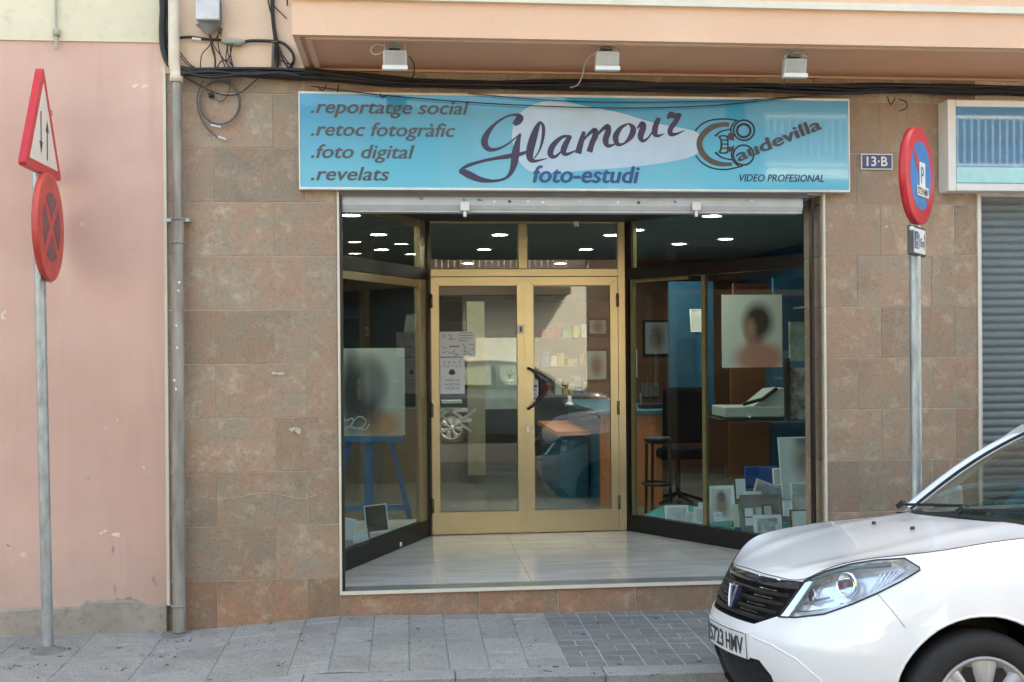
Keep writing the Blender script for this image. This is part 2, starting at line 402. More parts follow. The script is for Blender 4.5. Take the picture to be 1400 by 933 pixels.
# ------------------------------------------------------------------ shop building
XL, XR_, XO0, XO1 = -1.454, 3.765, -.41, 2.706
sb = thing('shop_building', 'building with brown stone-tiled ground floor and peach balcony slab', 'building', (1.1, 0, 0))
ROWS = [.258 + .3345 * i for i in range(0, 10)]
sides = MB()
sides.box((XL, .012, -.3), (XO0 - .003, .30, 3.46)); sides.box((XO1 + .003, .012, -.3), (XR_, .33, 3.46)); sides.box((XO0 - .003, .02, 2.66), (XO1 + .003, .28, 3.46))
sides.box((XO0 - .003, .012, -.3), (XO1 + .003, .25, .15)); sides.box((XR_ , .02, 2.66), (12, .3, 3.46))
sides.build('wall', GROUT, sb)
def wtile(x0, x1, z0, z1, y=.012, mat=T, name='wall_tile'):
    g = .0045; w_, h_ = x1 - x0 - g, z1 - z0 - g
    if w_ < .02 or h_ < .02: return
    o = inst(name, tile_mesh(w_, h_, .0045, .0012, mat, name), ((x0 + x1) / 2, y + random.uniform(-.0015, .0005), (z0 + z1) / 2), sb)
    o.rotation_euler = (random.uniform(-.002, .002), 0, random.uniform(-.003, .003))
def run(xa, xb, z0, z1, js, **kw):
    js = [xa] + [j for j in js if xa + .01 < j < xb - .01] + [xb]
    for a, b in zip(js, js[1:]): wtile(a, b, z0, z1, **kw)
zs = ROWS + [3.42]
for i, (a, b) in enumerate(zip(zs, zs[1:])):
    odd = i % 2 == 1
    run(XL, XO0 - .012, a, b, [-1.17, -.62] if odd else [-1.36, -.81])
    run(XO1 + .012, XR_ - .01, a, b, [3.095, 3.60] if (not odd) else [2.935, 3.44])
    if a > 2.8: run(XO0 - .012, XO1 + .012, max(a, 2.66), b, [-.1 + .5 * j + (.25 if odd else 0) for j in range(7)])
run(XL, XO0 - .012, -.1, ROWS[0], [-1.17, -.62], mat=TR); run(XO1 + .012, XR_ - .01, -.1, ROWS[0], [2.935, 3.44], mat=TR)
run(XO0 - .012, XO1 + .012, -.06, .152, [-.05 + .5 * j for j in range(6)], mat=TR, name='riser_tile')
# return of the right pillar
for i, (a, b) in enumerate(zip([.17] + ROWS, ROWS + [3.0])):
    if b > 2.7: b = 2.68
    if b - a < .03: continue
    o = inst('wall_tile', tile_mesh(.31, b - a - .0035, .012, .002, T, 'wall_tile'), (XO1 + .002, .17, (a + b) / 2), sb, (0, 0, R(-90)))
    o.rotation_euler = (0, 0, R(-90))
# trims
MB().box((XO0 - .012, -.008, .152), (XO0 + .002, .02, 2.665)).build('edge_trim', TRIM, sb)
MB().box((XO1 - .002, -.008, .152), (XO1 + .012, .02, 2.665)).build('edge_trim', TRIM, sb)
MB().box((XO0 + .0, -.012, .152), (XO1 + .0, .02, .174)).build('edge_trim', TRIM, sb)
MB().box((XR_ - .01, -.006, -.1), (XR_ + .004, .02, 2.665)).build('edge_trim', TRIM, sb)
# cream render above the tiles left of the balcony, balcony and soffit
zc = 3.385
MB().box((XL - .03, -.006, zc), (-.61, .3, 7.2)).build('upper_wall', CREAM, sb)
MB().box((-.61, .0, 3.42), (12, .3, 7.2)).build('upper_wall', PEACH, sb)
MB().box((-9, .3, 3.46), (12, 10, 7.2)).build('upper_storeys', CREAM, sb)
BY = -.78; ZB = 3.42
bal = MB(); bal.box((-.61, BY + .03, ZB + .012), (9, 0, ZB + .10)); bsl = bal.build('balcony', SOFF, sb)
MB().box((-.61, BY, ZB), (9, BY + .04, ZB + .20)).box((-.61, BY + .04, ZB), (-.575, 0, ZB + .2)).build('balcony_edge', PEACH, bsl)
MB().box((-.545, BY + .055, ZB - .006), (9, BY + .085, ZB + .012)).box((-.545, BY + .085, ZB - .006), (-.515, -.02, ZB + .012)).build('drip_moulding', PEACH, bsl)
lip = MB().box((-.61, BY - .03, ZB + .195), (9, BY + .04, ZB + .235)); lip.build('balcony_lip', TRIM, bsl)
MB().box((-.60, BY - .01, ZB + .235), (9, BY + .05, ZB + 1.1)).build('parapet', PEACH, bsl)

# ------------------------------------------------------------------ shop floor, ceiling and interior shell
FZ = .172
FLOORM, nt_, b_ = newmat('cream_marble_tile'); v_ = coords(nt_, 'world', (1, 7, 1)); n_ = nz(nt_, v_, 2.5, 6, .6)
nt_.links.new(mixc(nt_, rng(nt_, n_, .35, .65), (.50, .48, .45), (.64, .615, .58)), b_.inputs['Base Color']); b_.inputs['Roughness'].default_value = .2
SILLM = plain('grey_marble_sill', (.19, .19, .175), .3, var=.15, scale=12)
fl = MB().box((-6, .05, .05), (8, 9, FZ - .004)); flo = tag(fl.build('shop_floor', plain('floor_grout', (.42, .40, .37), .6)), kind='structure')
MB().box((XO0 + .002, -.006, .174), (XO1 - .002, .125, .1745)).box((XO0 + .002, -.004, FZ - .02), (XO1 - .002, .128, FZ + .003)).build('threshold_slab', SILLM, flo)
tw = .605; fm = tile_mesh(tw - .0018, tw - .0018, .012, .0008, FLOORM, 'floor_tile')
fm2 = fm.copy(); fm2.materials[0] = plain('shaded_interior_tile', (.16, .165, .155), .25, var=.12, scale=2)  # darker copy of the same floor tile; indoor dimness put into its colour
for i in range(-3, 7):
    for j in range(0, 13):
        x = .19 + tw * (i + .5); y = .13 + tw * (j + .5)
        if x < -1.7 or x > 4.2: continue
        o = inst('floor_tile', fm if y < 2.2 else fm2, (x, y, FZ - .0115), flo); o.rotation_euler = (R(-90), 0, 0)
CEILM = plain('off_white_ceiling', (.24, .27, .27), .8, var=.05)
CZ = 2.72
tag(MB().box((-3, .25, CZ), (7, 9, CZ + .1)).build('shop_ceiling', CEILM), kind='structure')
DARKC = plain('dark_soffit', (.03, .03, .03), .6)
# ceiling of the open recess between the shop windows (dark)
PA, PB, PC, PD = Vector((-.62, .26, 0)), Vector((.165, 1.96, 0)), Vector((1.815, 1.985, 0)), Vector((2.96, .30, 0))
up = Vector((0, 0, 1))
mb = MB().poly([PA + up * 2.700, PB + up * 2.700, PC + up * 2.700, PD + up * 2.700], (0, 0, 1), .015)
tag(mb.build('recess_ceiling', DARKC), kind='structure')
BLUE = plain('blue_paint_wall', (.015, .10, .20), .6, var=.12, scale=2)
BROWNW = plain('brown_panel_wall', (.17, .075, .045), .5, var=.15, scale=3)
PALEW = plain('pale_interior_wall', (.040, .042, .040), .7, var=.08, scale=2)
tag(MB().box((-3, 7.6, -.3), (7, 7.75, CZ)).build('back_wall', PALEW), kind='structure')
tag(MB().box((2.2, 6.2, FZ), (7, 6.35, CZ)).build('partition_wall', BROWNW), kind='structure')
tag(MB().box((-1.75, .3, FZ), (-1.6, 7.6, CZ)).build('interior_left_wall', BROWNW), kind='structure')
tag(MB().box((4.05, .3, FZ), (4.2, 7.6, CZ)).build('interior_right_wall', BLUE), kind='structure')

# downlights
DL = emit('lit_downlight', (1, .97, .92), 26)
first = None
spots = [(-.24, 3.15), (.865, 3.15), (1.91, 3.17), (-.25, 4.72), (.83, 4.69), (1.92, 4.68), (-.3, 6.68), (.77, 6.68), (1.93, 6.7), (2.77, 4.04), (3.1, 3.52), (3.36, 5.2), (-.6, 1.664), (2.62, 1.636)]
spots[6] = (2.04, 2.70); spots[-2] = (-.415, 1.664); spots[-1] = (2.431, 1.636)
names = ['over the easel in the left window', 'left of the doors through the left transom, near row', 'at the right end of the right transom, near row', 'in the far row seen in the left window', 'in the left transom, second row', 'in the middle of the right transom, second row', 'at the top left corner of the right window', 'at the back of the ceiling in the left transom', 'at the back of the ceiling in the right transom', 'deep in the right window, left one', 'just left of centre in the right window', 'at the back of the right window', 'nearest the street in the left window', 'largest, nearest the street at the top of the right window']
for i, (x, y) in enumerate(spots):
    if i in (11,): continue
    if i == 0:
        first = thing('ceiling_downlight', '', 'ceiling light', (x, y, CZ))
        r_ = .072
        MB().lathe([(r_ + .02, 0), (r_ + .02, -.006), (r_, -.010), (r_, .0)], (x, y, CZ)).build('bezel', WHITEM, first)
        MB().lathe([(0.0005, -.003), (r_, -.003)], (x, y, CZ)).build('lens', DL, first)
        o = first
    else: o = copy_tree(first, None, (x, y, CZ))
    o['label'] = 'lit round ceiling downlight ' + names[i]; o['group'] = 'round downlights in the shop ceiling'

# ------------------------------------------------------------------ shopfront: door frame, doors, angled windows
DY = 1.95
sf = thing('shopfront', 'champagne aluminium shopfront with double glass doors between angled display windows', 'shopfront', (.98, DY, FZ))
X0, X1 = .155, 1.79; ZD = 2.255; ZT0, ZT1 = 2.318, 2.69
def fbar(mb, x0, x1, z0, z1, y0=DY, y1=DY + .06, bev=.004): mb.box((x0, y0, z0), (x1, y1, z1), bev=bev)
fr = MB(); fbar(fr, X0, X0 + .045, FZ, 2.735); fbar(fr, X1 - .06, X1, FZ, 2.735); fbar(fr, X0 + .045, X1 - .06, ZT1, 2.735); fbar(fr, X0 + .045, X1 - .06, ZD, ZT0)
fbar(fr, .912, .985, ZT0, ZT1)
fbar(fr, X0 - .03, X0 - .001, FZ, 2.735, DY + .015, DY + .05, .002); fbar(fr, X1 + .001, X1 + .03, FZ, 2.735, DY + .015, DY + .05, .002)
fr.build('frame', GOLD, sf)
def bead(x0, x1, z0, z1, y=DY + .012, w=.006):
    mb = MB()
    for a, b in (((x0, z0), (x1, z0 + w)), ((x0, z1 - w), (x1, z1)), ((x0, z0 + w), (x0 + w, z1 - w)), ((x1 - w, z0 + w), (x1, z1 - w))):
        mb.box((a[0], y, a[1]), (b[0], y + .02, b[1]))
    return mb
for a, b in ((X0 + .045, .912), (.985, X1 - .06)):
    pn = MB().box((a, DY + .028, ZT0), (b, DY + .034, ZT1)).build('transom_pane', GLASS, sf)
    bead(a, b, ZT0, ZT1).build('glazing_bead', GOLDD, pn)
def leaf(xa, xb, left):
    st = .062; rt_, rb = .068, .175; z0, z1 = FZ + .006, ZD - .004; y0, y1 = DY + .004, DY + .05
    mi = .0015
    m = MB()
    m.poly([(xa, y0, z0), (xa + st, y0, z0), (xa + st, y0, z1 - rt_), (xa, y0, z1)][::-1], (0, 1, 0), y1 - y0)
    m.poly([(xb, y0, z0), (xb, y0, z1), (xb - st, y0, z1 - rt_), (xb - st, y0, z0)][::-1], (0, 1, 0), y1 - y0)
    m.poly([(xa + mi, y0, z1), (xa + st + mi, y0, z1 - rt_), (xb - st - mi, y0, z1 - rt_), (xb - mi, y0, z1)], (0, 1, 0), y1 - y0)
    m.box((xa + st, y0 + .001, z0), (xb - st, y1, z0 + rb))
    d = m.build('door', GOLD, sf)
    MB().box((xa + st, DY + .022, z0 + rb), (xb - st, DY + .028, z1 - rt_)).build('pane', GLASS, d)
    bead(xa + st, xb - st, z0 + rb, z1 - rt_, DY + .006, .005).build('glazing_bead', GOLDD, d)
    hx = xa + .002 if left else xb - .002
    for z in (.41, 1.18, 2.06):
        MB().lathe([(.0005, -.055), (.011, -.055), (.011, .055), (.0005, .055)], (hx, DY - .002, z), n=12).box((hx - .012, DY - .003, z - .045), (hx + .012, DY + .003, z + .045)).build('hinge', GOLDD, d)
    return d
dl = leaf(X0 + .048, .962, True); dr = leaf(.970, X1 - .063, False)
MB().box((.958, DY - .006, FZ + .01), (.974, DY + .004, ZD - .006)).build('astragal', GOLD, dl)
# boomerang handle on the right leaf
hh = [at(723, 504, DY - .03), at(729, 507, DY - .055), at(738, 517, DY - .06), at(746, 528, DY - .06), at(746, 534, DY - .06), at(738, 545, DY - .06), at(729, 555, DY - .055), at(723, 559, DY - .03)]
mb = MB().tube(catmull(hh, 4), .010, 10)
mb.tube([at(733, 514, DY - .01), at(739, 523, DY - .03), at(741, 531, DY - .03), at(739, 539, DY - .03), at(733, 548, DY - .01)], .009, 8)
mb.tube([hh[0], at(722, 504, DY)], .012, 10).tube([hh[-1], at(722, 559, DY)], .012, 10)
mb.build('handle', plain('glossy_black_plastic', (.01, .01, .011), .2), dr)
mb = MB().lathe([(.0005, -.004), (.018, -.004), (.018, .004), (.0005, .004)], at(722, 587, DY), 'y', 16).box(at(720, 583, DY - .008), at(724, 591, DY))
mb.build('lock', ALU, dr)
st_ = single(MB().box(at(708, 444, DY - .003), at(716, 457, DY)), 'sticker', WHITEM, 'small white sticker high on the meeting stiles of the doors', 'sticker')
MB().box(at(710.5, 447, DY - .005), at(713.5, 454, DY - .0035)).build('print', INK, st_)
ps = single(MB().box(at(728.5, 519, DY - .001), at(736, 549, DY + .003)), 'pull_label', PAPER, 'white vertical strip reading TIRAR behind the black handle', 'sign')
for i, ch in enumerate('TIRAR'): lettering(ch, INK, ps, at(730.3, 524.5 + i * 5.6, DY - .003), .022, .024)

# angled side windows: local frame with x along the glass, y into the shop
def side_window(p0, p1, nm_label, left):
    d = (p1 - p0); L_ = d.length; d.normalize(); n = Vector((-d.y, d.x, 0))
    if n.y < 0: n = -n
    def bx(mb, s0, s1, z0, z1, t0=-.02, t1=.02):
        q = [p0 + d * s0 + n * t0, p0 + d * s1 + n * t0, p0 + d * s1 + n * t1, p0 + d * s0 + n * t1]
        mb.add([v + up * z0 for v in q] + [v + up * z1 for v in q], [(0, 3, 2, 1), (4, 5, 6, 7), (0, 1, 5, 4), (1, 2, 6, 5), (2, 3, 7, 6), (3, 0, 4, 7)]); return mb
    o = bx(MB(), 0, L_, FZ, FZ + .135, -.03, .03).build('kickboard', BLACKM, sf)
    bx(MB(), 0, L_, 2.225, 2.32, -.03, .03).build('header_bar', BLACKM, sf)
    g0, g1 = 0, L_
    bx(MB(), 0, L_, FZ + .135, 2.225, -.003, .003).build('pane', GLASS, o)
    bx(MB(), 0, L_, 2.32, 2.70, -.003, .003).build('pane', GLASS, o)
    return bx, o, L_
bxL, wl, LL = side_window(PA, PB, 'left', True)
m = MB(); bxL(m, LL - .16, LL - .05, FZ + .135, 2.225, -.02, .03); bxL(m, LL - .16, LL - .05, 2.32, 2.70, -.02, .03); bxL(m, 0, LL - .16, 2.165, 2.224, -.012, .03); bxL(m, 0, LL - .16, 2.64, 2.70, -.012, .03); m.build('mullion', GOLD, wl)  # horizontal gold rails stand in for frames reflected in this window
m = MB(); bxL(m, LL - .05, LL + .0, FZ, 2.72, -.035, .035); m.build('corner_post', BLACKM, wl)
bxR, wr_, LR = side_window(PC, PD, 'right', False)
m = MB(); bxR(m, -.02, .035, FZ, 2.72, -.035, .035); m.build('corner_post', BLACKM, wr_)
m = MB(); bxR(m, .05, .075, FZ + .135, 2.225, -.02, .02); bxR(m, .065, .09, 2.32, 2.70, -.02, .02); bxR(m, .09, .66, 2.20, 2.224, -.012, .02); bxR(m, .79, .825, FZ + .135, 2.224, -.005, .03); m.build('mullion', plain('olive_bronze_frame', (.24, .21, .10), .4, .5), wr_)
single(MB().lathe([(.0005, -.02), (.014, -.016), (.016, 0), (.014, .016), (.0005, .02)], at(547, 744.5, 1.42), n=14), 'door_stop', WHITEM, 'small white knob on the floor against the left black kickboard', 'knob')
for px_, py_ in ((787, 306),):
    single(MB().box(at(785, 302, DY - .03), at(791, 310, DY + .0), bev=.004), 'alarm_sensor', WHITEM, 'tiny white sensor on the top of the right transom frame', 'sensor')

# ------------------------------------------------------------------ roller shutter over the entrance (raised)
rs = thing('roller_shutter', 'raised grey roller shutter, only its bottom rail showing under the shop sign', 'shutter', (1.1, .08, 2.54))
STEELG = dirty('dusty_grey_steel', (.40, .42, .43), (.50, .52, .53), (.22, .22, .23), 7, rough=.5, bs=.05, lo=.6, hi=.8, stretch=(1, 1, 1))
prof = [(.03, 2.665), (.012, 2.62), (.01, 2.585), (.025, 2.558), (.03, 2.552), (.03, 2.542), (.12, 2.542), (.12, 2.665)]
a_, b__ = XO0 + .02, XO1 - .13
MB().grid([[Vector((x, y, z)) for x in (a_, b__)] for y, z in prof], False).build('bottom_rail', STEELG, rs)
MB().box((a_ - .01, -.002, 2.64), (b__ + .03, .14, 2.668)).build('top_slat', plain('shadow_grey_slat', (.12, .13, .15), .5), rs)  # one even dark grey, darker than the bottom rail
for x in (-.41 + .012, b__ + .06): MB().box((x - .008, .0, .175), (x + .008, .05, 2.64)).build('guide_rail', BLACKM if x < 0 else BLACKM, rs)
for px_ in (635.5, 951.5):
    c = at(px_, 285, .0)
    MB().box(c + Vector((-.028, -.02, -.018)), c + Vector((.028, .012, .04)), bev=.003).box(c + Vector((-.01, -.012, -.055)), c + Vector((.01, .01, -.018)), bev=.002).build('latch', ALU, rs)
STB = plain('blue_sticker', (.04, .25, .45), .5); 
for px_, py_, w_, m_ in ((576, 272, 7, STB), (656, 274, 8, STB), (634, 273, 4, STB), (676, 276, 5, PAPER), (697, 276, 5, INK), (722, 276, 5, PAPER), (742, 277, 5, PAPER), (793, 276, 4, ALU), (845, 277, 6, PAPER), (873, 277, 6, INK), (923, 276, 5, STB), (1000, 277, 4, ALU), (1028, 275, 8, ALU)):
    q = at(px_, py_, .008); rr = random.uniform(-.4, .4)
    pts = [q + Vector((math.cos(t) * w_ / 380 * random.uniform(.4, 1.1), 0, math.sin(t) * .012 * random.uniform(.5, 1.1))) for t in [rr + i * math.pi / 4.5 for i in range(9)]]
    mb = MB().poly(pts, (0, -1, 0), .0008); s = mb.build('sticker', m_, rs)

# ------------------------------------------------------------------ shop sign
SY = -.07
sg = thing('shop_sign', 'long light blue sign reading Glamour foto-estudi above the entrance', 'sign', (1.1, SY, 2.65))
A, B = at(409, 263, SY), at(1161, 130, SY); sx0, sx1, sz0, sz1 = A.x, B.x, 2.668, 3.270
m, nt, b = newmat('sign_print'); L = nt.links; tc = nd(nt, 'ShaderNodeTexCoord'); sp = nd(nt, 'ShaderNodeSeparateXYZ'); L.new(tc.outputs['Object'], sp.inputs[0])
v = coords(nt, 'object', (.6, 1, 2)); n = nz(nt, v, 2.0, 3)
sm = nd(nt, 'ShaderNodeMath', operation='ADD'); L.new(sp.outputs[2], sm.inputs[0]); L.new(rng(nt, n, 0, 1, -.12, .12), sm.inputs[1])
c_ = mixc(nt, rng(nt, sm.outputs[0], -.25, .30), (.13, .50, .66), (.035, .30, .54))
L.new(c_, b.inputs['Base Color']); b.inputs['Roughness'].default_value = .05; b.inputs['Coat Weight'].default_value = .25; b.inputs['Coat Roughness'].default_value = .01
SIGNM = m
MB().box((sx0 + .006, SY, sz0 + .012), (sx1 - .006, -.01, sz1 - .012)).build('face', SIGNM, sg)
MB().box((sx0, SY - .004, sz1 - .014), (sx1, .0, sz1)).box((sx0, SY - .004, sz0), (sx1, .0, sz0 + .014)).box((sx0, SY - .004, sz0 + .014), (sx0 + .008, .0, sz1 - .014)).box((sx1 - .008, SY - .004, sz0 + .014), (sx1, .0, sz1 - .014)).build('frame', plain('silver_sign_frame', (.62, .64, .64), .35, .3), sg)
TXT = plain('warm_grey_print', (.07, .08, .095), .35); PUR = plain('dark_violet_print', (.03, .022, .075), .35); BLU = plain('royal_blue_print', (.008, .07, .24), .35); NAV = plain('navy_print', (.006, .03, .10), .35); WSH = plain('pale_lilac_print', (.42, .58, .74), .15, var=.05)
def sgp(px, py): return at(px, py, SY)
Z3 = lambda x, y: at(600 + x / 3.889, 130 + y / 3.889, SY)
blob = catmull([(p_[0], p_[1], 0) for p_ in [(390, 190), (430, 100), (520, 45), (640, 30), (760, 55), (960, 95), (1150, 150), (1350, 190), (1400, 240), (1350, 325), (1100, 375), (800, 400), (540, 420), (440, 370), (400, 280)]], 5, True)
MB().poly([Z3(q.x, q.y) + Vector((0, -.0006, 0)) for q in blob], (0, -1, 0), .0005).build('glow_print', WSH, sg)
for s, x1_, yb in (('.reportatge social', 641, 154.5), ('.retoc fotogràfic', 622, 185.5), ('.foto digital', 566.5, 216), ('.revelats', 532, 246.5)):
    a = sgp(425.5, yb); bq = sgp(x1_, yb)
    lettering(s, TXT, sg, (a.x, SY, a.z), (bq - a).x, .088, shear=.25, fat=.022, depth=.0015)
a = sgp(729, 249.5); lettering('foto-estudi', BLU, sg, a, sgp(874, 250).x - a.x, .110, shear=.22, fat=.03, depth=.0035)
a = sgp(1011, 248.2); lettering('VIDEO PROFESIONAL', NAV, sg, a, sgp(1126.5, 249).x - a.x, .048, shear=.25, fat=.022, depth=.0015)
G = MB(); W = 1.0
strokes = [
 [(398, 158, 20), (420, 140, 34), (432, 120, 30), (405, 106, 12), (355, 118, 9), (295, 158, 14), (252, 215, 28), (243, 258, 32), (268, 290, 22), (318, 286, 12), (375, 255, 8), (432, 208, 7)],
 [(434, 206, 8), (418, 255, 26), (408, 310, 36), (400, 365, 32), (382, 415, 20), (350, 445, 12), (290, 458, 14), (220, 450, 26), (160, 425, 34), (112, 400, 26)],
 [(108, 402, 6), (150, 378, 16), (220, 355, 14), (300, 338, 16), (380, 325, 22), (450, 310, 16), (480, 292, 5)],
 [(540, 142, 10), (522, 172, 24), (500, 235, 36), (484, 300, 36), (486, 340, 28), (512, 352, 14), (575, 338, 4)],
 [(540, 142, 8), (556, 172, 16), (552, 235, 14), (532, 300, 8), (500, 345, 5)],
 [(702, 220, 10), (655, 225, 16), (608, 268, 26), (592, 312, 28), (615, 330, 16), (655, 295, 7), (694, 235, 6)],
 [(700, 218, 18), (678, 255, 26), (662, 298, 28), (680, 316, 16), (735, 292, 4)],
 [(772, 195, 16), (757, 245, 26), (740, 312, 30)],
 [(752, 268, 5), (790, 215, 12), (828, 188, 24), (832, 215, 28), (815, 255, 26), (800, 304, 28)],
 [(818, 250, 5), (858, 195, 12), (895, 168, 24), (900, 195, 28), (886, 240, 28), (900, 272, 18), (945, 258, 4)],
 [(1010, 152, 6), (968, 175, 18), (940, 220, 28), (950, 262, 20), (985, 258, 10), (1022, 220, 26), (1033, 178, 26), (1010, 152, 8)],
 [(1052, 180, 5), (1080, 152, 22), (1085, 175, 30), (1072, 220, 28), (1085, 245, 16), (1118, 222, 8), (1160, 150, 7)],
 [(1170, 122, 18), (1152, 165, 26), (1148, 205, 26), (1165, 218, 14), (1195, 208, 4)],
 [(1216, 128, 10), (1232, 104, 26), (1252, 112, 26), (1284, 104, 10), (1262, 138, 22), (1232, 180, 24), (1232, 208, 22), (1262, 208, 12), (1306, 190, 3)],
]
for i, s in enumerate(strokes): ribbon(G, s, Z3, .0014 + .0001 * i)
G.build('glamour_script', PUR, sg, fix=False)
Z4 = lambda x, y: at(940 + x / 6.364, 140 + y / 6.364, SY)
cl = MB(); WID = 1.7
for i, s in enumerate([
 [(65, 252, 8), (120, 195, 8), (200, 158, 8), (320, 146, 8), (440, 160, 7)], [(70, 465, 7), (130, 530, 8), (220, 575, 8), (340, 585, 8), (480, 556, 7)],
 [(425, 155, 6), (385, 205, 8), (378, 270, 8), (400, 335, 8)], [(400, 375, 7), (382, 440, 8), (395, 510, 8), (450, 560, 8)],
 [(240, 297, 12), (290, 255, 8), (375, 235, 7)], [(240, 435, 12), (300, 482, 8), (390, 502, 7)],
 [(272, 300, 10), (292, 335, 10), (292, 400, 10), (275, 438, 10)], [(345, 295, 8), (350, 340, 8), (350, 400, 8), (345, 440, 8)],
 [(272, 298, 8), (310, 292, 8), (348, 298, 8)], [(290, 330, 7), (348, 330, 7)], [(292, 365, 7), (348, 365, 7)], [(290, 400, 7), (348, 400, 7)], [(275, 438, 8), (310, 444, 8), (348, 438, 8)]]):
    ribbon(cl, s, Z4, .001 + .0001 * i)
def circ(cx, cy, r, w): return [(cx + r * math.cos(t), cy + r * math.sin(t) * .98, w) for t in [2 * math.pi * k / 14 for k in range(14)]]
for s in (circ(490, 245, 90, 9), circ(488, 248, 58, 12), circ(486, 460, 88, 9)): ribbon(cl, s, Z4, .0026, 4, True)
cl.build('camera_logo', plain('black_print', (.004, .008, .014), .35), sg, fix=False)
WID = 1.1; c2 = MB(); ribbon(c2, [(362, 195, 32), (290, 196, 38), (200, 225, 46), (125, 295, 48), (103, 370, 48), (135, 450, 48), (205, 512, 44), (290, 538, 38), (388, 540, 26)], Z4, .0012); c2.build('letter_c', plain('brown_grey_print', (.075, .062, .05), .35), sg, fix=False)
for a, b in (((352, 272), (405, 330)), ((350, 388), (402, 432))):
    c3 = MB().poly([Z4(a[0], b[1]), Z4(b[0], b[1]), Z4(b[0], a[1]), Z4(a[0], a[1])], (0, -1, 0), .003)
    c3.build('camera_grip', plain('dark_brown_print', (.05, .025, .025), .4), sg)
a = Z4(445, 518); b = Z4(1165, 232); dv = b - a; dv.y = 0; rv = dv.normalized(); uv = Vector((-rv.z, 0, rv.x))
lettering('audevilla', plain('violet_grey_print', (.05, .038, .06), .35), sg, a, dv.length, .083, rv, uv, fat=.028, depth=.0045)

# neighbouring lightbox sign
ns = thing('neighbour_sign', 'blue lightbox sign with thick white frame at the right edge', 'sign', (4.6, -.14, 2.66))
n0 = at(1283, 266, 0); nx0 = n0.x; NY = -.135; nz0, nz1 = 2.672, 3.262
MB().box((nx0 + .05, NY + .012, nz0 + .04), (7, -.01, nz1 - .04)).build('face', plain('turquoise_print', (.004, .17, .36), .02, var=.3, scale=1.6, coat=.7, stretch=(.4, 1, 2)), ns)
f_ = MB(); f_.box((nx0, NY, nz0), (nx0 + .055, 0, nz1), bev=.006).box((nx0 + .056, NY, nz1 - .045), (7, 0, nz1 - .001), bev=.006).box((nx0 + .056, NY, nz0 + .001), (7, 0, nz0 + .05), bev=.006); f_.build('frame', WHITEM, ns)
pq = MB().box((nx0 + .06, NY + .009, nz0 + .055), (7, NY + .0105, nz0 + .155)); pq.build('stripe', plain('pale_aqua_print', (.30, .62, .66), .1), ns)  # pale band paints a reflection of the sunlit far side onto the face
# neighbouring rolling shutter
sh = thing('rolling_shutter', 'closed blue-grey rolling shutter of the neighbouring premises at the right edge', 'shutter', (5.3, .1, 0))
pitch = .0535; SLG = dirty('blue_grey_slat', (.135, .175, .19), (.175, .21, .225), (.09, .115, .13), 9, rough=.45, bs=.05, stretch=(.4, 1, 3))
s_ = MB(); pr = [(0, 0), (-.004, .003), (-.012, .016), (-.014, .027), (-.012, .038), (-.004, .046), (.004, .047), (.004, pitch)]
s_.grid([[Vector((x, y, z)) for x in (-1.6, 1.6)] for y, z in pr], False)
sme = s_.mesh('slat', SLG); z = -.05
while z < 2.66:
    o = inst('slat', sme, (XR_ + 1.62, .10 + random.uniform(-.0015, .0015), z), sh); o.scale.z = 1; z += pitch
MB().box((XR_ + .004, .03, -.1), (XR_ + .035, .16, 2.67)).build('guide_rail', ALU, sh)
MB().box((XR_ + .0, .13, -.1), (8, .16, 2.67)).build('backing', BLACKM, sh)

# house number
hn = thing('house_number', 'small blue enamel plate with the number 13-B on the tiles', 'number plate', at(1198, 232, -.01))
a, b = at(1177, 232, -.008), at(1220, 211, -.008)
MB().box((a.x, -.012, a.z), (b.x, -.002, b.z), bev=.002).build('border', WHITEM, hn)
MB().box((a.x + .008, -.0145, a.z + .007), (b.x - .008, -.012, b.z - .007)).build('plate', plain('navy_enamel', (.045, .065, .19), .25), hn)
lettering('13·B', WHITEM, hn, (a.x + .036, -.0145, a.z + .023), .142, .063, bold=.018)

# ------------------------------------------------------------------ downpipe
dp = thing('downpipe', 'tall downpipe between pink and tiled walls, cream above and grey metal below', 'pipe', at(242, 865, -.07))
PY = -.075
pt = [at(237.5, -20, PY), at(238, 88, PY)]; MB().tube(pt + [at(242, 104, PY)], .034, 16).lathe([(.034, -.03), (.040, -.03), (.040, .03), (.034, .03)], at(241.5, 106, PY), n=16).build('upper_pipe', plain('cream_pvc', (.66, .58, .46), .4), dp)
PG = plain('grey_painted_pipe', (.28, .27, .245), .5, .25, var=.3, scale=14, stretch=(1, 1, .25))
lowp = MB().tube([at(242, 106, PY), at(243, 300, PY)], .029, 18); lowp.tube([at(243, 300, PY), at(245, 825, PY), at(245, 864, PY)], .038, 18)
for yy in (300, 332, 828): lowp.lathe([(.038, -.008), (.044, -.006), (.044, .006), (.038, .008)], at(243.5, yy, PY), n=18)
lp = lowp.build('lower_pipe', PG, dp)
for yy, hw in ((301, .07),): MB().box(at(243, yy, PY) + Vector((-hw, -.005, -.010)), at(243, yy, PY) + Vector((hw, .07, .010))).build('clamp', GALV, dp)
for yy in (386, 398, 445, 475, 520, 532): 
    q = at(241 + random.uniform(-5, 6), yy, PY - .0385); MB().poly([q + Vector((math.cos(t) * random.uniform(.004, .013), .0, math.sin(t) * random.uniform(.004, .014))) for t in [i * math.pi / 3 for i in range(6)]], (0, -1, 0), .001).build('paper_scrap', PAPER, lp)
tag(MB().lathe([(.0005, .012), (.05, .010), (.11, .0), (.13, -.02)], at(243, 866, -.05), n=14).build('mortar_mound', CEM, dp))

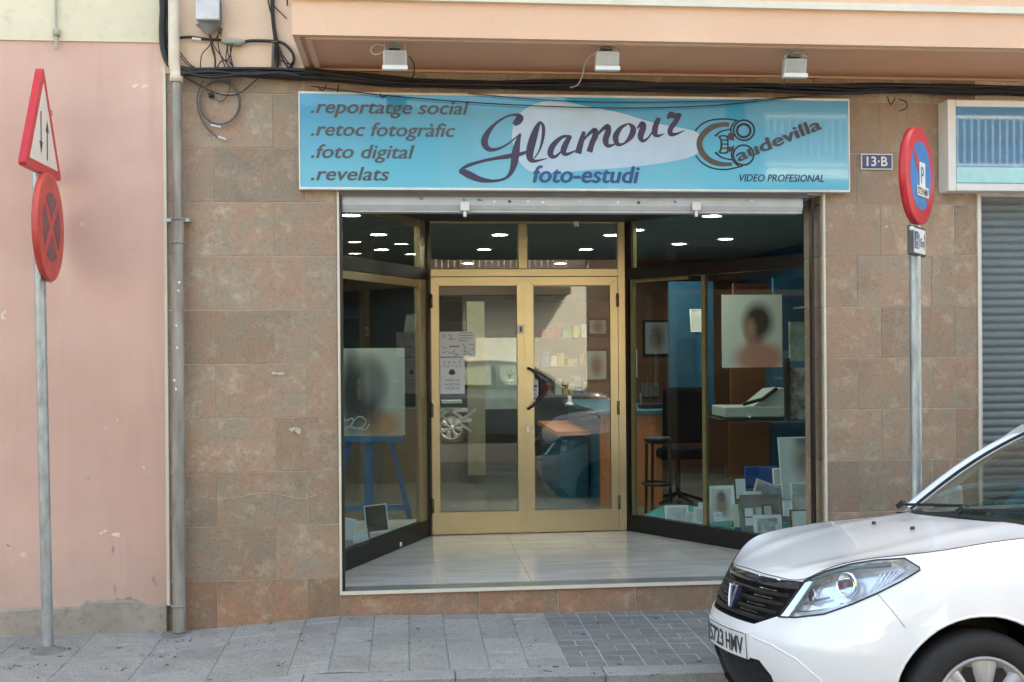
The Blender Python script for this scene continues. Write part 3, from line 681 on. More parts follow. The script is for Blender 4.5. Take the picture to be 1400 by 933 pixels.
# ------------------------------------------------------------------ cables and fittings on the wall
CAB = plain('black_cable', (.012, .012, .013), .5); CABG = plain('grey_cable', (.10, .10, .09), .55)
def cable(px, y0, r, parent=None, mat=CAB, n=6, jit=0.):
    P = [at(q[0], q[1], (q[2] if len(q) > 2 else y0)) for q in px]
    return MB().tube(catmull(P, n), r, 6).build('cable', mat, parent)
cb = thing('cable_bundle', 'thick bundle of black cables slung along the wall above the shop signs', 'cables', at(700, 120, -.08))
for i in range(15):
    rnd = random.Random(i); o1, o2 = rnd.uniform(-4, 5), rnd.uniform(-.05, .05)
    pts = [(240, 90 + rnd.uniform(0, 14))]
    for x in (300, 380, 450, 540, 640, 740, 850, 960, 1080, 1180, 1290, 1420, 1500):
        base = 99 + (x - 300) * .012 + (min(1, max(0, (x - 420) / 150)) * 12)
        pts.append((x, base + o1 + rnd.uniform(-4, 4), -.075 + o2 * .6))
    cable(pts, -.06, rnd.choice((.006, .008, .010, .013)), cb)
for i in range(7):
    rnd = random.Random(i + 50)
    cable([(247, 98 + rnd.uniform(-6, 4)), (290, 101 + rnd.uniform(-4, 6)), (340, 100 + rnd.uniform(-4, 5)), (385, 100 + rnd.uniform(-4, 3)), (410, 104)], -.06 - rnd.uniform(0, .04), rnd.choice((.007, .010)), cb)
cable([(425, 118), (520, 130), (640, 140), (760, 146), (870, 148), (980, 144), (1060, 136), (1120, 130)], -.10, .0035, cb)
cable([(640, 128), (760, 138), (870, 140), (1000, 138), (1090, 132)], -.095, .003, cb)
for a_ in ([(520, 128), (522, 133), (530, 130)], [(434, 118), (441, 124), (446, 116)], [(463, 116), (461, 126)], [(1213, 132), (1218, 143), (1224, 134)], [(1229, 136), (1239, 140), (1239, 148), (1230, 152)]):
    cable(a_, -.09, .004, cb)
# left vertical bundle beside the pipe
vb = thing('cable_riser', 'fat black cable run descending behind the cream pipe', 'cables', at(225, 60, -.05))
for i in range(7):
    rnd = random.Random(i + 9); d = rnd.uniform(-4, 4)
    cable([(222 + d, -20), (224 + d, 12), (223 + d, 40), (225 + d, 68), (233 + d * .6, 90), (250, 100 + d)], -.03 - rnd.uniform(0, .035), .012, vb)
cable([(219, -20), (222, 10), (228, 30), (226, 58), (240, 80)], -.04, .004, vb, plain('green_cable', (.02, .12, .05), .5))
# horizontal thick cable with junction
hc = thing('junction_cable', 'thick black horizontal cable with a pale junction in its middle', 'cables', at(318, 56, -.04))
cable([(246, 52), (262, 51), (283, 54), (306, 55)], -.035, .009, hc); cable([(333, 58), (345, 56), (375, 57), (388, 60), (400, 73), (401, 86), (392, 97)], -.035, .010, hc)
MB().tube([at(303, 56, -.035), at(310, 57, -.035), at(328, 59, -.035), at(335, 57, -.035)], [.014, .022, .022, .013], 10).build('junction', plain('grey_green_resin', (.30, .32, .26), .6), hc)
MB().tube([at(263, 53, -.035), at(275, 54, -.035)], .010, 10).build('tape', PAPER, hc)
# box with drooping wires
jb = thing('antenna_box', 'white rectangular box with conical base on the cream wall', 'box', at(285, 20, -.06))
MB().box(at(267, -12, -.12), at(303, 33, -.03), bev=.008).build('housing', plain('pale_grey_plastic', (.56, .58, .60), .4), jb)
MB().box(at(303.5, -12, -.09), at(306.5, 38, -.02)).build('back_plate', ALU, jb)
MB().tube([at(285, 36, -.07), at(285, 41, -.07), at(285, 48, -.07)], [.075, .045, .014], 14).build('cable_gland', plain('mid_grey_plastic', (.28, .29, .30), .5), jb)
lw = thing('loose_wires', 'tangle of thin wires hanging between the white box and the cable bundle', 'wires', at(300, 80, -.05))
for q in ([(285, 46), (288, 60), (276, 75), (274, 95)], [(287, 46), (292, 62), (305, 80), (320, 100)], [(300, 38), (298, 52), (300, 70), (310, 98)], [(311, 60), (312, 75), (318, 90), (330, 103)], [(315, 60), (316, 80), (322, 100)], [(318, 60), (313, 80), (302, 84), (296, 96)], [(302, 38), (302, 50)], [(304, 40), (297, 50), (291, 58)], [(295, 95), (303, 84), (312, 84), (322, 98)], [(246, 76), (256, 88), (270, 96)], [(245, 70), (262, 90), (282, 98)], [(290, 62), (294, 76), (294, 96)], [(311, 62), (309, 82), (316, 97)]):
    cable(q, -.05, .0035, lw)
cable([(288, 50), (290, 66), (294, 80), (294, 94)], -.05, .006, lw)
rw = thing('right_riser', 'black cable run dropping beside the balcony into the bundle', 'cables', at(375, 50, -.04))
cable([(373, -20), (373, 20), (376, 50), (378, 75), (379, 96)], -.03, .012, rw); cable([(370, -20), (372, 30), (378, 60), (392, 90), (412, 104)], -.04, .005, rw); cable([(364, -20), (368, 8), (374, 30), (380, 60), (383, 90)], -.035, .005, rw)
cable([(374, 8), (384, 18), (392, 26)], -.03, .004, rw); cable([(392, -10), (393, 8)], -.03, .005, rw); cable([(380, 60), (388, 78), (402, 95)], -.05, .004, rw); cable([(382, 82), (396, 88), (404, 80)], -.05, .004, rw)
MB().tube([at(374, 62, -.045), at(373, 92, -.045)], .010, 8).box(at(371, 56, -.055), at(380, 60, -.02)).build('grey_tube', CABG, rw)
# coil of cable
co = thing('cable_coil', 'loop of spare black cable hanging on the left tiles', 'cable', at(300, 140, -.03))
for rx, ry, cx, cy, a0, a1 in ((27, 29, 300, 141, -1.2, 5.2), (27.5, 30, 301.5, 140, -1.5, 4.9)):
    cable([(cx + rx * math.cos(a0 + (a1 - a0) * k / 14), cy + ry * math.sin(a0 + (a1 - a0) * k / 14)) for k in range(15)], -.025 - .01 * (cx > 301), .0045, co, CABG)
cable([(278, 110), (270, 130), (272, 155), (284, 176), (297, 188)], -.02, .0045, co, CABG); cable([(250, 104), (275, 118), (300, 129), (325, 129), (345, 114), (352, 108)], -.03, .004, co, CAB)
cable([(290, 131), (300, 139), (308, 135), (314, 122), (314, 108)], -.02, .004, co, CABG)
for q in (((288, 171), (302, 174)), ((298, 187), (309, 191))): MB().tube([at(*q[0], -.03), at(*q[1], -.03)], .006, 8).build('taped_end', PAPER, co)
MB().lathe([(.0005, -.015), (.014, -.015), (.014, .015), (.0005, .015)], at(289, 131, -.02), 'x', 10).build('clip', CAB, co)
# scratched chalk line on tiles: a thin pale cord
single(MB().tube(catmull([at(288, 681, -.006), at(300, 682.5, -.006), at(325, 680, -.006), at(350, 675, -.006), at(372, 674.5, -.006), at(395, 679, -.006), at(415, 681.5, -.006), at(432, 677, -.006)], 6), [.0012] * 43, 5), 'thin_cord', plain('off_white_cord', (.6, .55, .48), .8), 'thin pale wavy line across the lower left tiles', 'cord')

# floodlights
def floodlight(cx, cy, lab, loops, first=False):
    def cable(px, y0, r, parent, mat):
        k = len(px); long_ = px[-1][1] > 98
        P = [at(q[0], q[1], y0 + (.52 * (i / (k - 1)) if long_ else 0)) for i, q in enumerate(px)]
        return MB().tube(catmull(P, 6), r, 6).build('cable', mat, parent)
    FY = -.66; c = at(cx, cy, FY)
    t = thing('floodlight', lab, 'floodlight', c, 'white floodlights under the balcony')
    Rm = Matrix.Rotation(R(14), 3, 'X'); w2, h2, d2 = .068, .048, .026
    h = MB(); h.box(c + Vector((-w2, -d2, -h2)), c + Vector((w2, d2, h2)), bev=.010, rot=Rm, c=c); h.build('housing', plain('flood_white', (.46, .47, .45), .4), t)
    gz_ = c + Rm @ Vector((0, -d2 - .006, -.045)); MB().box(gz_ + Vector((-w2 - .004, -.008, -.014)), gz_ + Vector((w2 + .004, .03, .010)), bev=.003).build('visor', WHITEM, t)
    fo = c + Rm @ Vector((0, -d2 - .002, .006)); MB().box(fo + Vector((-w2 + .012, -.002, -.032)), fo + Vector((w2 - .012, .003, .034)), rot=Rm).build('lamp_glass', plain('flood_lamp_glass', (.34, .36, .35), .35, .2), t)
    br = [c + Vector((-w2 + .01, 0, .01)), Vector((c.x - w2 + .01, c.y + .01, ZB - .002)), Vector((c.x + w2 - .01, c.y + .01, ZB - .002)), c + Vector((w2 - .01, 0, .01))]
    MB().tube(br, .005, 6).box((c.x - .03, c.y - .01, ZB - .006), (c.x + .03, c.y + .03, ZB + .013)).build('bracket', plain('flood_white', (.6, .6, .6)), t)
    MB().box(c + Vector((-.035, -.03, .054)), c + Vector((.03, .02, .070))).build('terminal_box', CABG, t)
    for pts, m_ in loops: cable(pts, FY + .05, .004, t, m_)
WC = plain('white_cable', (.62, .60, .55), .5)
floodlight(540, 81, 'left white floodlight with a looped wire above the word reportatge', [([(523, 72), (512, 75), (507, 68), (514, 61), (524, 63)], WC), ([(560, 78), (566, 88), (566, 100), (560, 112)], CAB)])
floodlight(830, 82, 'middle white floodlight with a white wire over the word Glamour', [([(816, 72), (806, 78), (799, 90), (796, 104), (790, 116), (780, 120)], WC)])
floodlight(1086, 92, 'right white floodlight above the round camera logo', [([(1076, 102), (1072, 112), (1068, 122)], CAB), ([(1072, 80), (1080, 74), (1094, 73), (1104, 79)], WC)])

# ------------------------------------------------------------------ road signs
RED = plain('sign_red', (.52, .022, .03), .35, var=.08); REDF = plain('faded_sign_red', (.50, .06, .05), .45, var=.18, scale=9); SW = plain('sign_white', (.68, .67, .62), .35, var=.05)
BLUS = plain('sign_blue', (.03, .16, .42), .35, var=.12); FADB = plain('faded_violet_blue', (.17, .07, .085), .5, var=.3, scale=14); BLKP = plain('sign_black', (.03, .03, .045), .5)
def frame_m(c, ang):
    """sign frame: local x across the face (to the viewer's right of it), y out of the back, z up; face looks along -y"""
    m = Matrix.Rotation(ang, 4, 'Z'); m.translation = Vector(c); return m
def outline_plate(pts, y0, y1): return MB().poly([(x, y1, z) for x, z in pts], (0, -1, 0), y1 - y0)
def rounded(pts, r, n=5):
    out_ = []; m = len(pts)
    for i in range(m):
        a, b, c = Vector(pts[i - 1]), Vector(pts[i]), Vector(pts[(i + 1) % m]); u = (a - b).normalized(); v = (c - b).normalized()
        p, q = b + u * r, b + v * r
        for k in range(n + 1):
            t = k / n; out_.append(tuple(p * (1 - t) ** 2 + b * 2 * t * (1 - t) + q * t * t))
    return out_
def circle(r, n=40, cx=0, cz=0): return [(cx + r * math.cos(2 * math.pi * k / n), cz + r * math.sin(2 * math.pi * k / n)) for k in range(n)]
def ring_plate(R0, R1, y0, y1, mb, n=40):
    a, b = circle(R0, n), circle(R1, n)
    vs = [(x, y0, z) for x, z in a] + [(x, y0, z) for x, z in b]; mb.add(vs, [(i, (i + 1) % n, (i + 1) % n + n, i + n) for i in range(n)]); return mb
PX, PYY = -2.07, -.35
sp_ = thing('road_sign_post', 'thin grey steel pole at the left carrying the two red traffic signs', 'pole', (PX, PYY, gz(PX, PYY)))
MB().tube([(PX, PYY, gz(PX, PYY) - .05), (PX - .042, PYY, 3.16)], .031, 18).build('pole', GALV, sp_)
MB().lathe([(.031, .03), (.06, .012), (.10, .0), (.12, -.01)], (PX, PYY, gz(PX, PYY)), n=18).build('base_collar', CEM, sp_)
# triangular two-way traffic sign, facing right along the street
tc_ = at(51, 170, PYY); tc_.x = PX - .045 + .045
tri = thing('triangular_sign', 'red-edged white triangular sign with two opposite black arrows', 'traffic sign', mat=frame_m((tc_.x, PYY, 0), R(90) + R(.3)))
zc_t = 2.985; hw, hh = .33, .61
ptsT = rounded([(-hw, zc_t - hh * .45), (hw, zc_t - hh * .45), (0, zc_t + hh * .58)], .05)
fr_ = outline_plate(ptsT, .0, .04).build('rim', RED, tri)
ptsI = rounded([(-hw + .080, zc_t - hh * .45 + .052), (hw - .080, zc_t - hh * .45 + .052), (0, zc_t + hh * .58 - .105)], .006)
outline_plate(ptsI, -.0015, .0).build('white_face', SW, tri)
for sx, dr_ in ((-.055, -1), (.055, 1)):
    z0, z1 = zc_t - .19, zc_t + .045; 
    if dr_ < 0: z0, z1 = zc_t - .17, zc_t + .075
    mb = MB(); tip = z1 if dr_ > 0 else z0; tail = z0 if dr_ > 0 else z1
    mb.poly([(sx - .009, -.0015, tail), (sx + .009, -.0015, tail), (sx + .009, -.0015, tip - dr_ * .07), (sx - .009, -.0015, tip - dr_ * .07)], (0, -1, 0), .001)
    mb.poly([(sx - .03, -.0015, tip - dr_ * .072), (sx + .03, -.0015, tip - dr_ * .072), (sx, -.0015, tip)], (0, -1, 0), .001); mb.build('arrow', BLKP, tri)
MB().box((-.10, .041, zc_t + .12), (.30, .052, zc_t + .15)).build('bracket', GALV, tri)
# round no-stopping sign below it
dd = thing('no_stopping_sign', 'faded red round no-stopping sign with a dark crossed face', 'traffic sign', mat=frame_m((PX + .035, PYY, 2.40), R(90) + R(4)))
RD = .31
MB().lathe([(.0005, .03), (RD, .03), (RD, -.002), (RD - .012, -.004), (.0005, -.004)], (0, 0, 0), 'y', 48).build('disc', REDF, dd)
rin = .20; q_ = []
for a0 in (45, 135, 225, 315):
    pp = []
    for k in range(9):
        t = R(a0 + 9 + (72) * k / 8); pp.append((rin * math.cos(t), rin * math.sin(t)))
    t = R(a0 + 45); pp.append((.045 * math.cos(t), .045 * math.sin(t)))
    outline_plate(pp, -.006, -.004).build('blue_field', FADB, dd)
MB().box((-.12, .03, -.31), (.16, .045, -.275)).build('bracket', GALV, dd)
# right pole with parking sign
QX, QY = at(1252, 600, -1.0).x, -1.0
rp = thing('parking_sign_post', 'galvanised steel pole of the parking sign rising behind the white car', 'pole', (QX, QY, gz(QX, QY)))
MB().tube([(QX + .0, QY, gz(QX, QY) - .05), (QX + .004, QY, 2.86)], .031, 18).build('pole', GALV, rp)
MB().lathe([(.031, .03), (.06, .012), (.09, .0)], (QX, QY, gz(QX, QY)), n=18).build('base_collar', CEM, rp)
pcn = at(1254, 242, QY); ang = R(90 - 42)
pk = thing('parking_sign', 'round red and blue no-parking sign with a white letter P', 'traffic sign', mat=frame_m((QX + .02, QY - .035, pcn.z), ang))
RD = .272
MB().lathe([(.0005, .035), (RD, .035), (RD, -.002), (RD - .01, -.004), (.0005, -.004)], (0, 0, 0), 'y', 48).build('disc', RED, pk)
bl = outline_plate(circle(.192), -.0055, -.004).build('blue_field', BLUS, pk)
MB().poly([(-.145, -.0065, .115), (-.115, -.0065, .145), (.145, -.0065, -.115), (.115, -.0065, -.145)], (0, -1, 0), .0008).build('red_bar', RED, pk)
MB().box((-.035, -.0095, -.06), (.068, -.0075, .075)).build('p_plate', SW, pk)
lettering('P', BLUS, pk, (-.012, -.0095, -.04), .05, .095, bold=.02)
MB().box((-.09, -.0105, -.115), (.13, -.0085, -.06)).build('number_plate', SW, pk)
lettering('5723·HMV', BLKP, pk, (-.083, -.0105, -.107), .205, .04, bold=.02)
# little plate under it
pc2 = at(1257, 331, QY); ap = thing('arrow_plate', 'small black-framed white plate with a wheelchair symbol under the parking sign', 'traffic sign', mat=frame_m((QX + .012, QY - .035, pc2.z), R(90 - 40)))
MB().box((-.135, -.002, -.082), (.135, .03, .082), bev=.006).build('frame', plain('dark_green_grey_frame', (.04, .05, .05), .4), ap)
MB().box((-.118, -.0035, -.068), (.122, -.002, .068)).build('plate', SW, ap)
MB().box((-.112, -.005, -.045), (-.035, -.0035, .05)).build('wheelchair_field', plain('violet_blue', (.06, .06, .25), .4), ap)
m = MB(); m.lathe([(.017, -.0062), (.023, -.0062)], (-.073, 0, -.018), 'y', 16); ribbon(m, [(-76, 38, 9), (-76, 10, 8), (-60, 4, 7), (-52, -22, 7)], lambda x, y: Vector((x / 1000, -.0052, y / 1000)), .001); m.build('wheelchair', SW, ap, fix=False)
for x in (-.015, .10): MB().poly([(x - .003, -.0035, -.045), (x + .003, -.0035, -.045), (x + .003, -.0035, .02), (x + .012, -.0035, .02), (x, -.0035, .05), (x - .012, -.0035, .02), (x - .003, -.0035, .02)][::-1], (0, -1, 0), .001).build('arrow', BLKP, ap)
lettering('15m', BLKP, ap, (.0, -.005, -.03), .085, .05, bold=.01)
MB().lathe([(.0005, -.01), (.012, -.01), (.012, .01), (.0005, .01)], (-.15, -.0, .06), 'x', 12).build('bolt', WHITEM, ap)

# ------------------------------------------------------------------ notices on the left door
pa = single(MB().box(at(601, 488, DY + .019), at(650, 453.5, DY + .021)), 'notice', PAPER, 'wide white notice with drawings, upper of the two taped on the left door', 'notice')
def prints(root, pairs, y):
    for (x0, y0, x1, y1) in pairs:
        MB().box(at(x0, y1, y), at(x1, y0, y - .0006)).build('print', plain('grey_print', (.20, .21, .23), .7), root)
prints(pa, [(627, 455, 646, 456), (627, 458.5, 647, 459.5), (627, 462, 646, 463), (627, 465.5, 640, 466.5), (614, 473, 628, 475)], DY + .0188)
for q in ([(604, 457), (608, 459), (604, 463)], [(612, 457), (618, 461), (614, 464), (622, 464)], [(604, 473), (607, 476), (611, 476)], [(633, 470), (636, 478), (634, 481), (641, 480)], [(642, 472), (647, 471), (648, 477), (643, 479)], [(604, 483), (609, 482), (612, 480)], [(613, 482), (618, 484)], [(622, 478), (620, 483), (627, 485), (621, 487)], [(632, 485), (640, 483), (645, 486)]):
    MB().tube(catmull([at(a, b, DY + .0175) for a, b in q], 4), .0028, 5).build('drawing', plain('grey_print', (.2, .2, .2)), pa)
pa2 = single(MB().box(at(602, 539, DY + .0185), at(635, 489, DY + .021)), 'notice', PAPER, 'narrow white notice with a dark picture, lower of the two on the left door', 'notice')
for i, (t_, yy, w_) in enumerate((('S E P T', 496, 24), ('F O T O S', 501, 24), ('AMB LA', 520, 19), ('VOSTRA', 526, 22), ('FAMILIA', 531, 19))):
    a = at(618.5 - w_ / 2, yy + 1.8, DY + .0183); lettering(t_, plain('grey_print', (.2, .2, .2)), pa2, a, w_ / 168, .02)
MB().poly([at(618 + 4.5 * math.cos(t) * (1 + .2 * math.sin(3 * t)), 509 + 4 * math.sin(t), DY + .0183) for t in [2 * math.pi * k / 12 for k in range(12)]], (0, -1, 0), .0006).build('print', INK, pa2)

# ------------------------------------------------------------------ things inside the shop
def fuzzy(name, base, blobs, rough=.25):
    """a printed photograph: soft round patches (x, z, rx, rz, softness, colour) over a base colour, object space"""
    m, nt, b = newmat(name); L = nt.links; tc = nd(nt, 'ShaderNodeTexCoord'); c = base
    for (x, z, rx, rz, sf_, col) in blobs:
        mp = nd(nt, 'ShaderNodeMapping'); L.new(tc.outputs['Object'], mp.inputs[0]); mp.inputs['Location'].default_value = (-x / rx, 0, -z / rz); mp.inputs['Scale'].default_value = (1 / rx, 0, 1 / rz)
        ln = nd(nt, 'ShaderNodeVectorMath', operation='LENGTH'); L.new(mp.outputs[0], ln.inputs[0])
        c = mixc(nt, rng(nt, ln.outputs['Value'], 1 - sf_, 1 + sf_, 1, 0), c, tuple(col))
    L.new(c, b.inputs['Base Color']); b.inputs['Roughness'].default_value = rough; return m
def pbox(x0, y0, x1, y1, Y, d=.03, bev=0.): return MB().box(at(x0, y1, Y), at(x1, y0, Y) + Vector((0, d, 0)), bev=bev)
WOODO = plain('orange_beech_laminate', (.58, .20, .08), .4, var=.12, scale=3, stretch=(1, 1, .2))
WOODB = plain('brown_wood_panel', (.20, .075, .03), .45, var=.15, scale=3, stretch=(1, 1, .2))
TEAL = plain('petrol_blue_laminate', (.01, .105, .17), .35)
BLUB = plain('bright_blue_panel', (.005, .095, .19), .6)
FRW = plain('white_photo_frame', (.80, .82, .80), .4); PICG = plain('pale_grey_photo', (.55, .56, .55), .3, var=.2, scale=10)
# display plinths behind the glass
dsp = thing('display_plinth', 'low black display plinth behind the right shop window', 'plinth', (2.6, 1.3, FZ))
MB().poly([PC + up * FZ + Vector((.10, .05, 0)), PC + up * FZ + Vector((.5, .75, 0)), Vector((3.6, 1.6, FZ)), Vector((3.6, .40, FZ)), PD + up * FZ + Vector((.04, .06, 0))][::-1], (0, 0, 1), .10).build('top', plain('teal_cloth', (.03, .26, .28), .9, var=.3, scale=20, bmp=.6), dsp)
lpn = thing('display_plinth', 'low cloth-covered display plinth behind the left shop window', 'plinth', (-.6, 1.3, FZ))
MB().poly([PA + up * FZ + Vector((-.06, .08, 0)), Vector((-1.3, .4, FZ)), Vector((-1.3, 2.1, FZ)), PB + up * FZ + Vector((-.08, .15, 0)), PB + up * FZ + Vector((-.06, .02, 0))][::-1], (0, 0, 1), .11).build('top', plain('white_cloth', (.55, .54, .50), .9, bmp=.5), lpn)
pt0 = FZ + .10
DEPTH = {(957, 687): .12, (950, 693): .03, (971, 664): .10, (1004, 690): .06, (1022, 662): .30, (1016, 672): .22, (1015, 676): .12, (1070, 597): .55, (1084, 660): .42, (1086, 676): .30, (1083, 697): .16}
def glassY(px):
    a = at(px, 470, 0) - CAM; e = PD - PC; # ray CAM + a t meets PC + e u
    det = a.x * -e.y + e.x * a.y; r = PC - CAM; t = (r.x * -e.y + e.x * r.y) / det; return CAM.y + a.y * t
NM = {'card': 'price_card', 'album': 'photo_album', 'canvas': 'leaning_canvas', 'picture': 'leaning_picture'}
def photo(x0, y0, x1, y1, Y, label, frame, pic, m_=3.2, cat='photo frame', tilt=-.20, roll=0., grp=None):
    if x0 > 900 and y0 > 590: Y = max(glassY(x0) + .035 + max(0, Y - 0.0) * .0, glassY(x0) + .035 + DEPTH.get((x0, y0), 0))
    lo, hi = at(x0, y1, Y), at(x1, y0, Y); c = (lo + hi) / 2; w2, h2 = (hi.x - lo.x) / 2, (hi.z - lo.z) / 2
    M_ = Matrix.Translation(Vector((c.x, Y, lo.z))) @ Matrix.Rotation(roll, 4, 'Y') @ Matrix.Rotation(tilt, 4, 'X')
    t = thing(NM.get(cat, 'framed_photo'), label, cat, mat=M_, group=grp); k = m_ / 200
    fr = MB(); 
    for a, b in (((-w2, 0), (w2, k)), ((-w2, 2 * h2 - k), (w2, 2 * h2)), ((-w2, k), (-w2 + k, 2 * h2 - k)), ((w2 - k, k), (w2, 2 * h2 - k))): fr.box((a[0], 0, a[1]), (b[0], .018, b[1]))
    fr.build('frame', frame, t); MB().box((-w2 + k, .006, k), (w2 - k, .016, 2 * h2 - k)).build('photo', pic, t)
    MB().poly([(-.012, .018, 2 * h2 * .7), (.012, .018, 2 * h2 * .7), (.012, .018 + h2 * .7, .0), (-.012, .018 + h2 * .7, .0)], (0, 1, 0), .003).build('stand', BLACKP, t)
    return t
P1 = fuzzy('portrait_small', (.70, .70, .66, 1), [(0, -.02, .05, .08, .5, (.40, .27, .20)), (0, .05, .03, .04, .5, (.22, .17, .14))])
photo(910, 691, 942, 716, 1.60, 'small white frame, leftmost on the floor of the right window', FRW, PICG)
photo(950, 693, 974, 717, 1.42, 'small white frame just left of the portrait frame in the right window', FRW, PICG)
photo(957, 687, 976, 715, 1.55, 'white card leaning behind the two small frames in the right window', PAPER, PAPER, cat='card')
photo(971, 664, 1006, 713, 1.28, 'white frame with a soft beige portrait standing in the right window', FRW, P1, 5)
PC5 = photo(977, 700, 988, 713.5, 1.20, 'tiny white price card in front of the beige portrait', PAPER, PAPER, cat='card')
lettering('amb 5', INK, PC5, (-.02, -.001, .04), .04, .02)
photo(1004, 690, 1011, 721, 1.22, 'thin cream frame seen nearly edge-on beside the beige portrait', plain('cream_frame', (.6, .55, .38), .5), PICG)
ALB = plain('pale_pink_album', (.60, .50, .50), .5)
al = photo(1022, 662, 1084, 708, 1.22, 'large tilted photo album with red lettering in the right window', ALB, plain('album_grey', (.40, .40, .42), .4, var=.35, scale=7), 3, 'album', -.2, R(20))
lettering('3al', BLKP, al, (-.13, -.002, .06), .05, .035); MB().lathe([(.0005, -.002), (.02, -.002), (.02, .002), (.0005, .002)], (-.06, -.003, .12), 'y', 12).build('print', RED, al)
photo(1016, 672, 1042, 690, 1.15, 'pale card with dark letters above the grey multi-photo frame', PAPER, PAPER, cat='card')
TAU = plain('taupe_frame', (.26, .22, .20), .5)
mf = photo(1015, 676, 1071, 731, 1.02, 'taupe multi-photo frame with two bright squares in the right window', TAU, TAU, 3)
for a, b in (((.012, .155), (.062, .215)), ((.012, .085), (.062, .142))):
    MB().box((-.14 + a[0], .003, a[1] - .02), (-.14 + a[0] + .062, .0058, b[1] - .02)).build('photo', FRW, mf)
for a in (.02, .09): MB().box((a - .06, .003, .13), (a, .0058, .20)).build('photo', PICG, mf)
photo(1032, 704, 1070, 735, .88, 'white frame with an etched flower picture, lowest in the right window', FRW, plain('etched_grey', (.42, .42, .42), .4, var=.45, scale=30), 5)
P2 = fuzzy('portrait_tall', (.68, .72, .69, 1), [(.07, .05, .08, .12, .6, (.36, .29, .24)), (.07, .22, .06, .07, .6, (.24, .24, .22))])
photo(1070, 597, 1112, 683, 1.02, 'tall pale canvas with a soft face at the right end of the window', FRW, P2, 2, 'canvas')
photo(1084, 660, 1108, 700, .86, 'grey picture leaning under the tall pale canvas', FRW, PICG, 2, 'picture')
photo(1086, 676, 1110, 712, .78, 'cream card frame between grey picture and brown-edged frame', plain('cream_frame2', (.50, .47, .38), .5), PICG, 3)
photo(1083, 697, 1108, 738, .66, 'white picture with a thin brown edge at the far right of the window', WOODB, FRW, 2)
# hanging portrait
P3 = fuzzy('portrait_large', (.62, .68, .66, 1), [(.06, -.23, .22, .13, .3, (.55, .27, .21)), (.02, -.05, .075, .16, .4, (.46, .24, .19)), (.05, .08, .125, .15, .35, (.05, .045, .045)), (-.02, .01, .05, .09, .5, (.38, .22, .18))])
c0, c1 = at(988, 503, 2.25), at(1069, 403, 2.25)
hp = single(MB().box((c0.x, 2.25, c0.z), (c1.x, 2.27, c1.z)), 'hanging_portrait', P3, 'large unframed portrait of a dark-haired person hanging in the right window', 'portrait')
# shelf and printer in the right window
shv = single(pbox(985, 572, 1120, 577, 2.1, .5), 'shelf', BLACKM, 'thin dark shelf under the pale printer in the right window', 'shelf')
PRG = plain('grey_green_plastic', (.36, .42, .38), .5)
pr_ = thing('photo_printer', 'flat grey-green printer with raised lid on the dark shelf', 'printer', at(1030, 572, 2.2))
pbox(991, 556, 1074, 571.5, 2.15, .4, .01).build('body', PRG, pr_)
a, b, c = at(1030, 556, 2.2), at(1074, 556, 2.2), at(1074, 531, 2.2)
MB().poly([a, b, c, at(1058, 533, 2.2)], (0, 1, 0), .3).build('lid', PRG, pr_)
MB().tube([at(1016, 553, 2.18), at(1042, 546, 2.18), at(1062, 531, 2.18)], .016, 8).build('handle', BLACKP, pr_)
MB().lathe([(.0005, -.01), (.012, -.01), (.012, .01), (.0005, .01)], at(1025, 570, 2.14), 'y', 12).build('button', PAPER, pr_)
mg = thing('magazine_rack', 'patterned pictures in a black upright rack at the right end of the shelf', 'rack', at(1088, 574, 1.9))
pbox(1075, 490, 1080, 575, 1.9, .05).build('upright', BLACKM, mg); pbox(1080, 503, 1106, 574, 1.95, .03).build('picture', plain('mottled_photo', (.30, .29, .26), .3, var=.8, scale=16), mg); pbox(1080, 440, 1112, 494, 2.3, .03).build('picture', plain('green_grey_photo', (.22, .32, .30), .3, var=.5, scale=8), mg)
single(pbox(1000, 502, 1046, 568, 3.0, .04), 'wall_panel', WOODB, 'brown wooden panel just under the hanging portrait', 'panel')
cab = single(pbox(998, 577, 1052, 655, 2.95, .05), 'cabinet_side', WOODB, 'brown wooden cabinet side below the dark shelf', 'cabinet')
single(pbox(1052, 577, 1110, 665, 3.0, .05), 'blue_backdrop', BLUB, 'blue painted panel right of the brown cabinet side', 'panel')
single(pbox(1020, 638, 1064, 668, 2.6, .05), 'blue_box', plain('cobalt', (.015, .10, .38), .5), 'cobalt blue box behind the tilted album', 'box')
single(pbox(916, 385, 975, 565, 4.6, .05), 'blue_wall_panel', BLUB, 'tall blue panel on the far wall left of the olive mullion', 'panel')
photo(945, 422, 967, 454, 4.2, 'small pale picture hanging on the blue panel', FRW, PICG, 1.5, 'picture')
single(pbox(1058, 380, 1100, 480, 3.6, .05), 'blue_wall_panel', BLUB, 'blue panel behind the top right corner of the hanging portrait', 'panel')
single(pbox(1003, 388, 1052, 402, 3.4, .05), 'red_brown_sign', plain('red_brown', (.16, .05, .04), .5), 'dull red strip above the hanging portrait', 'panel')
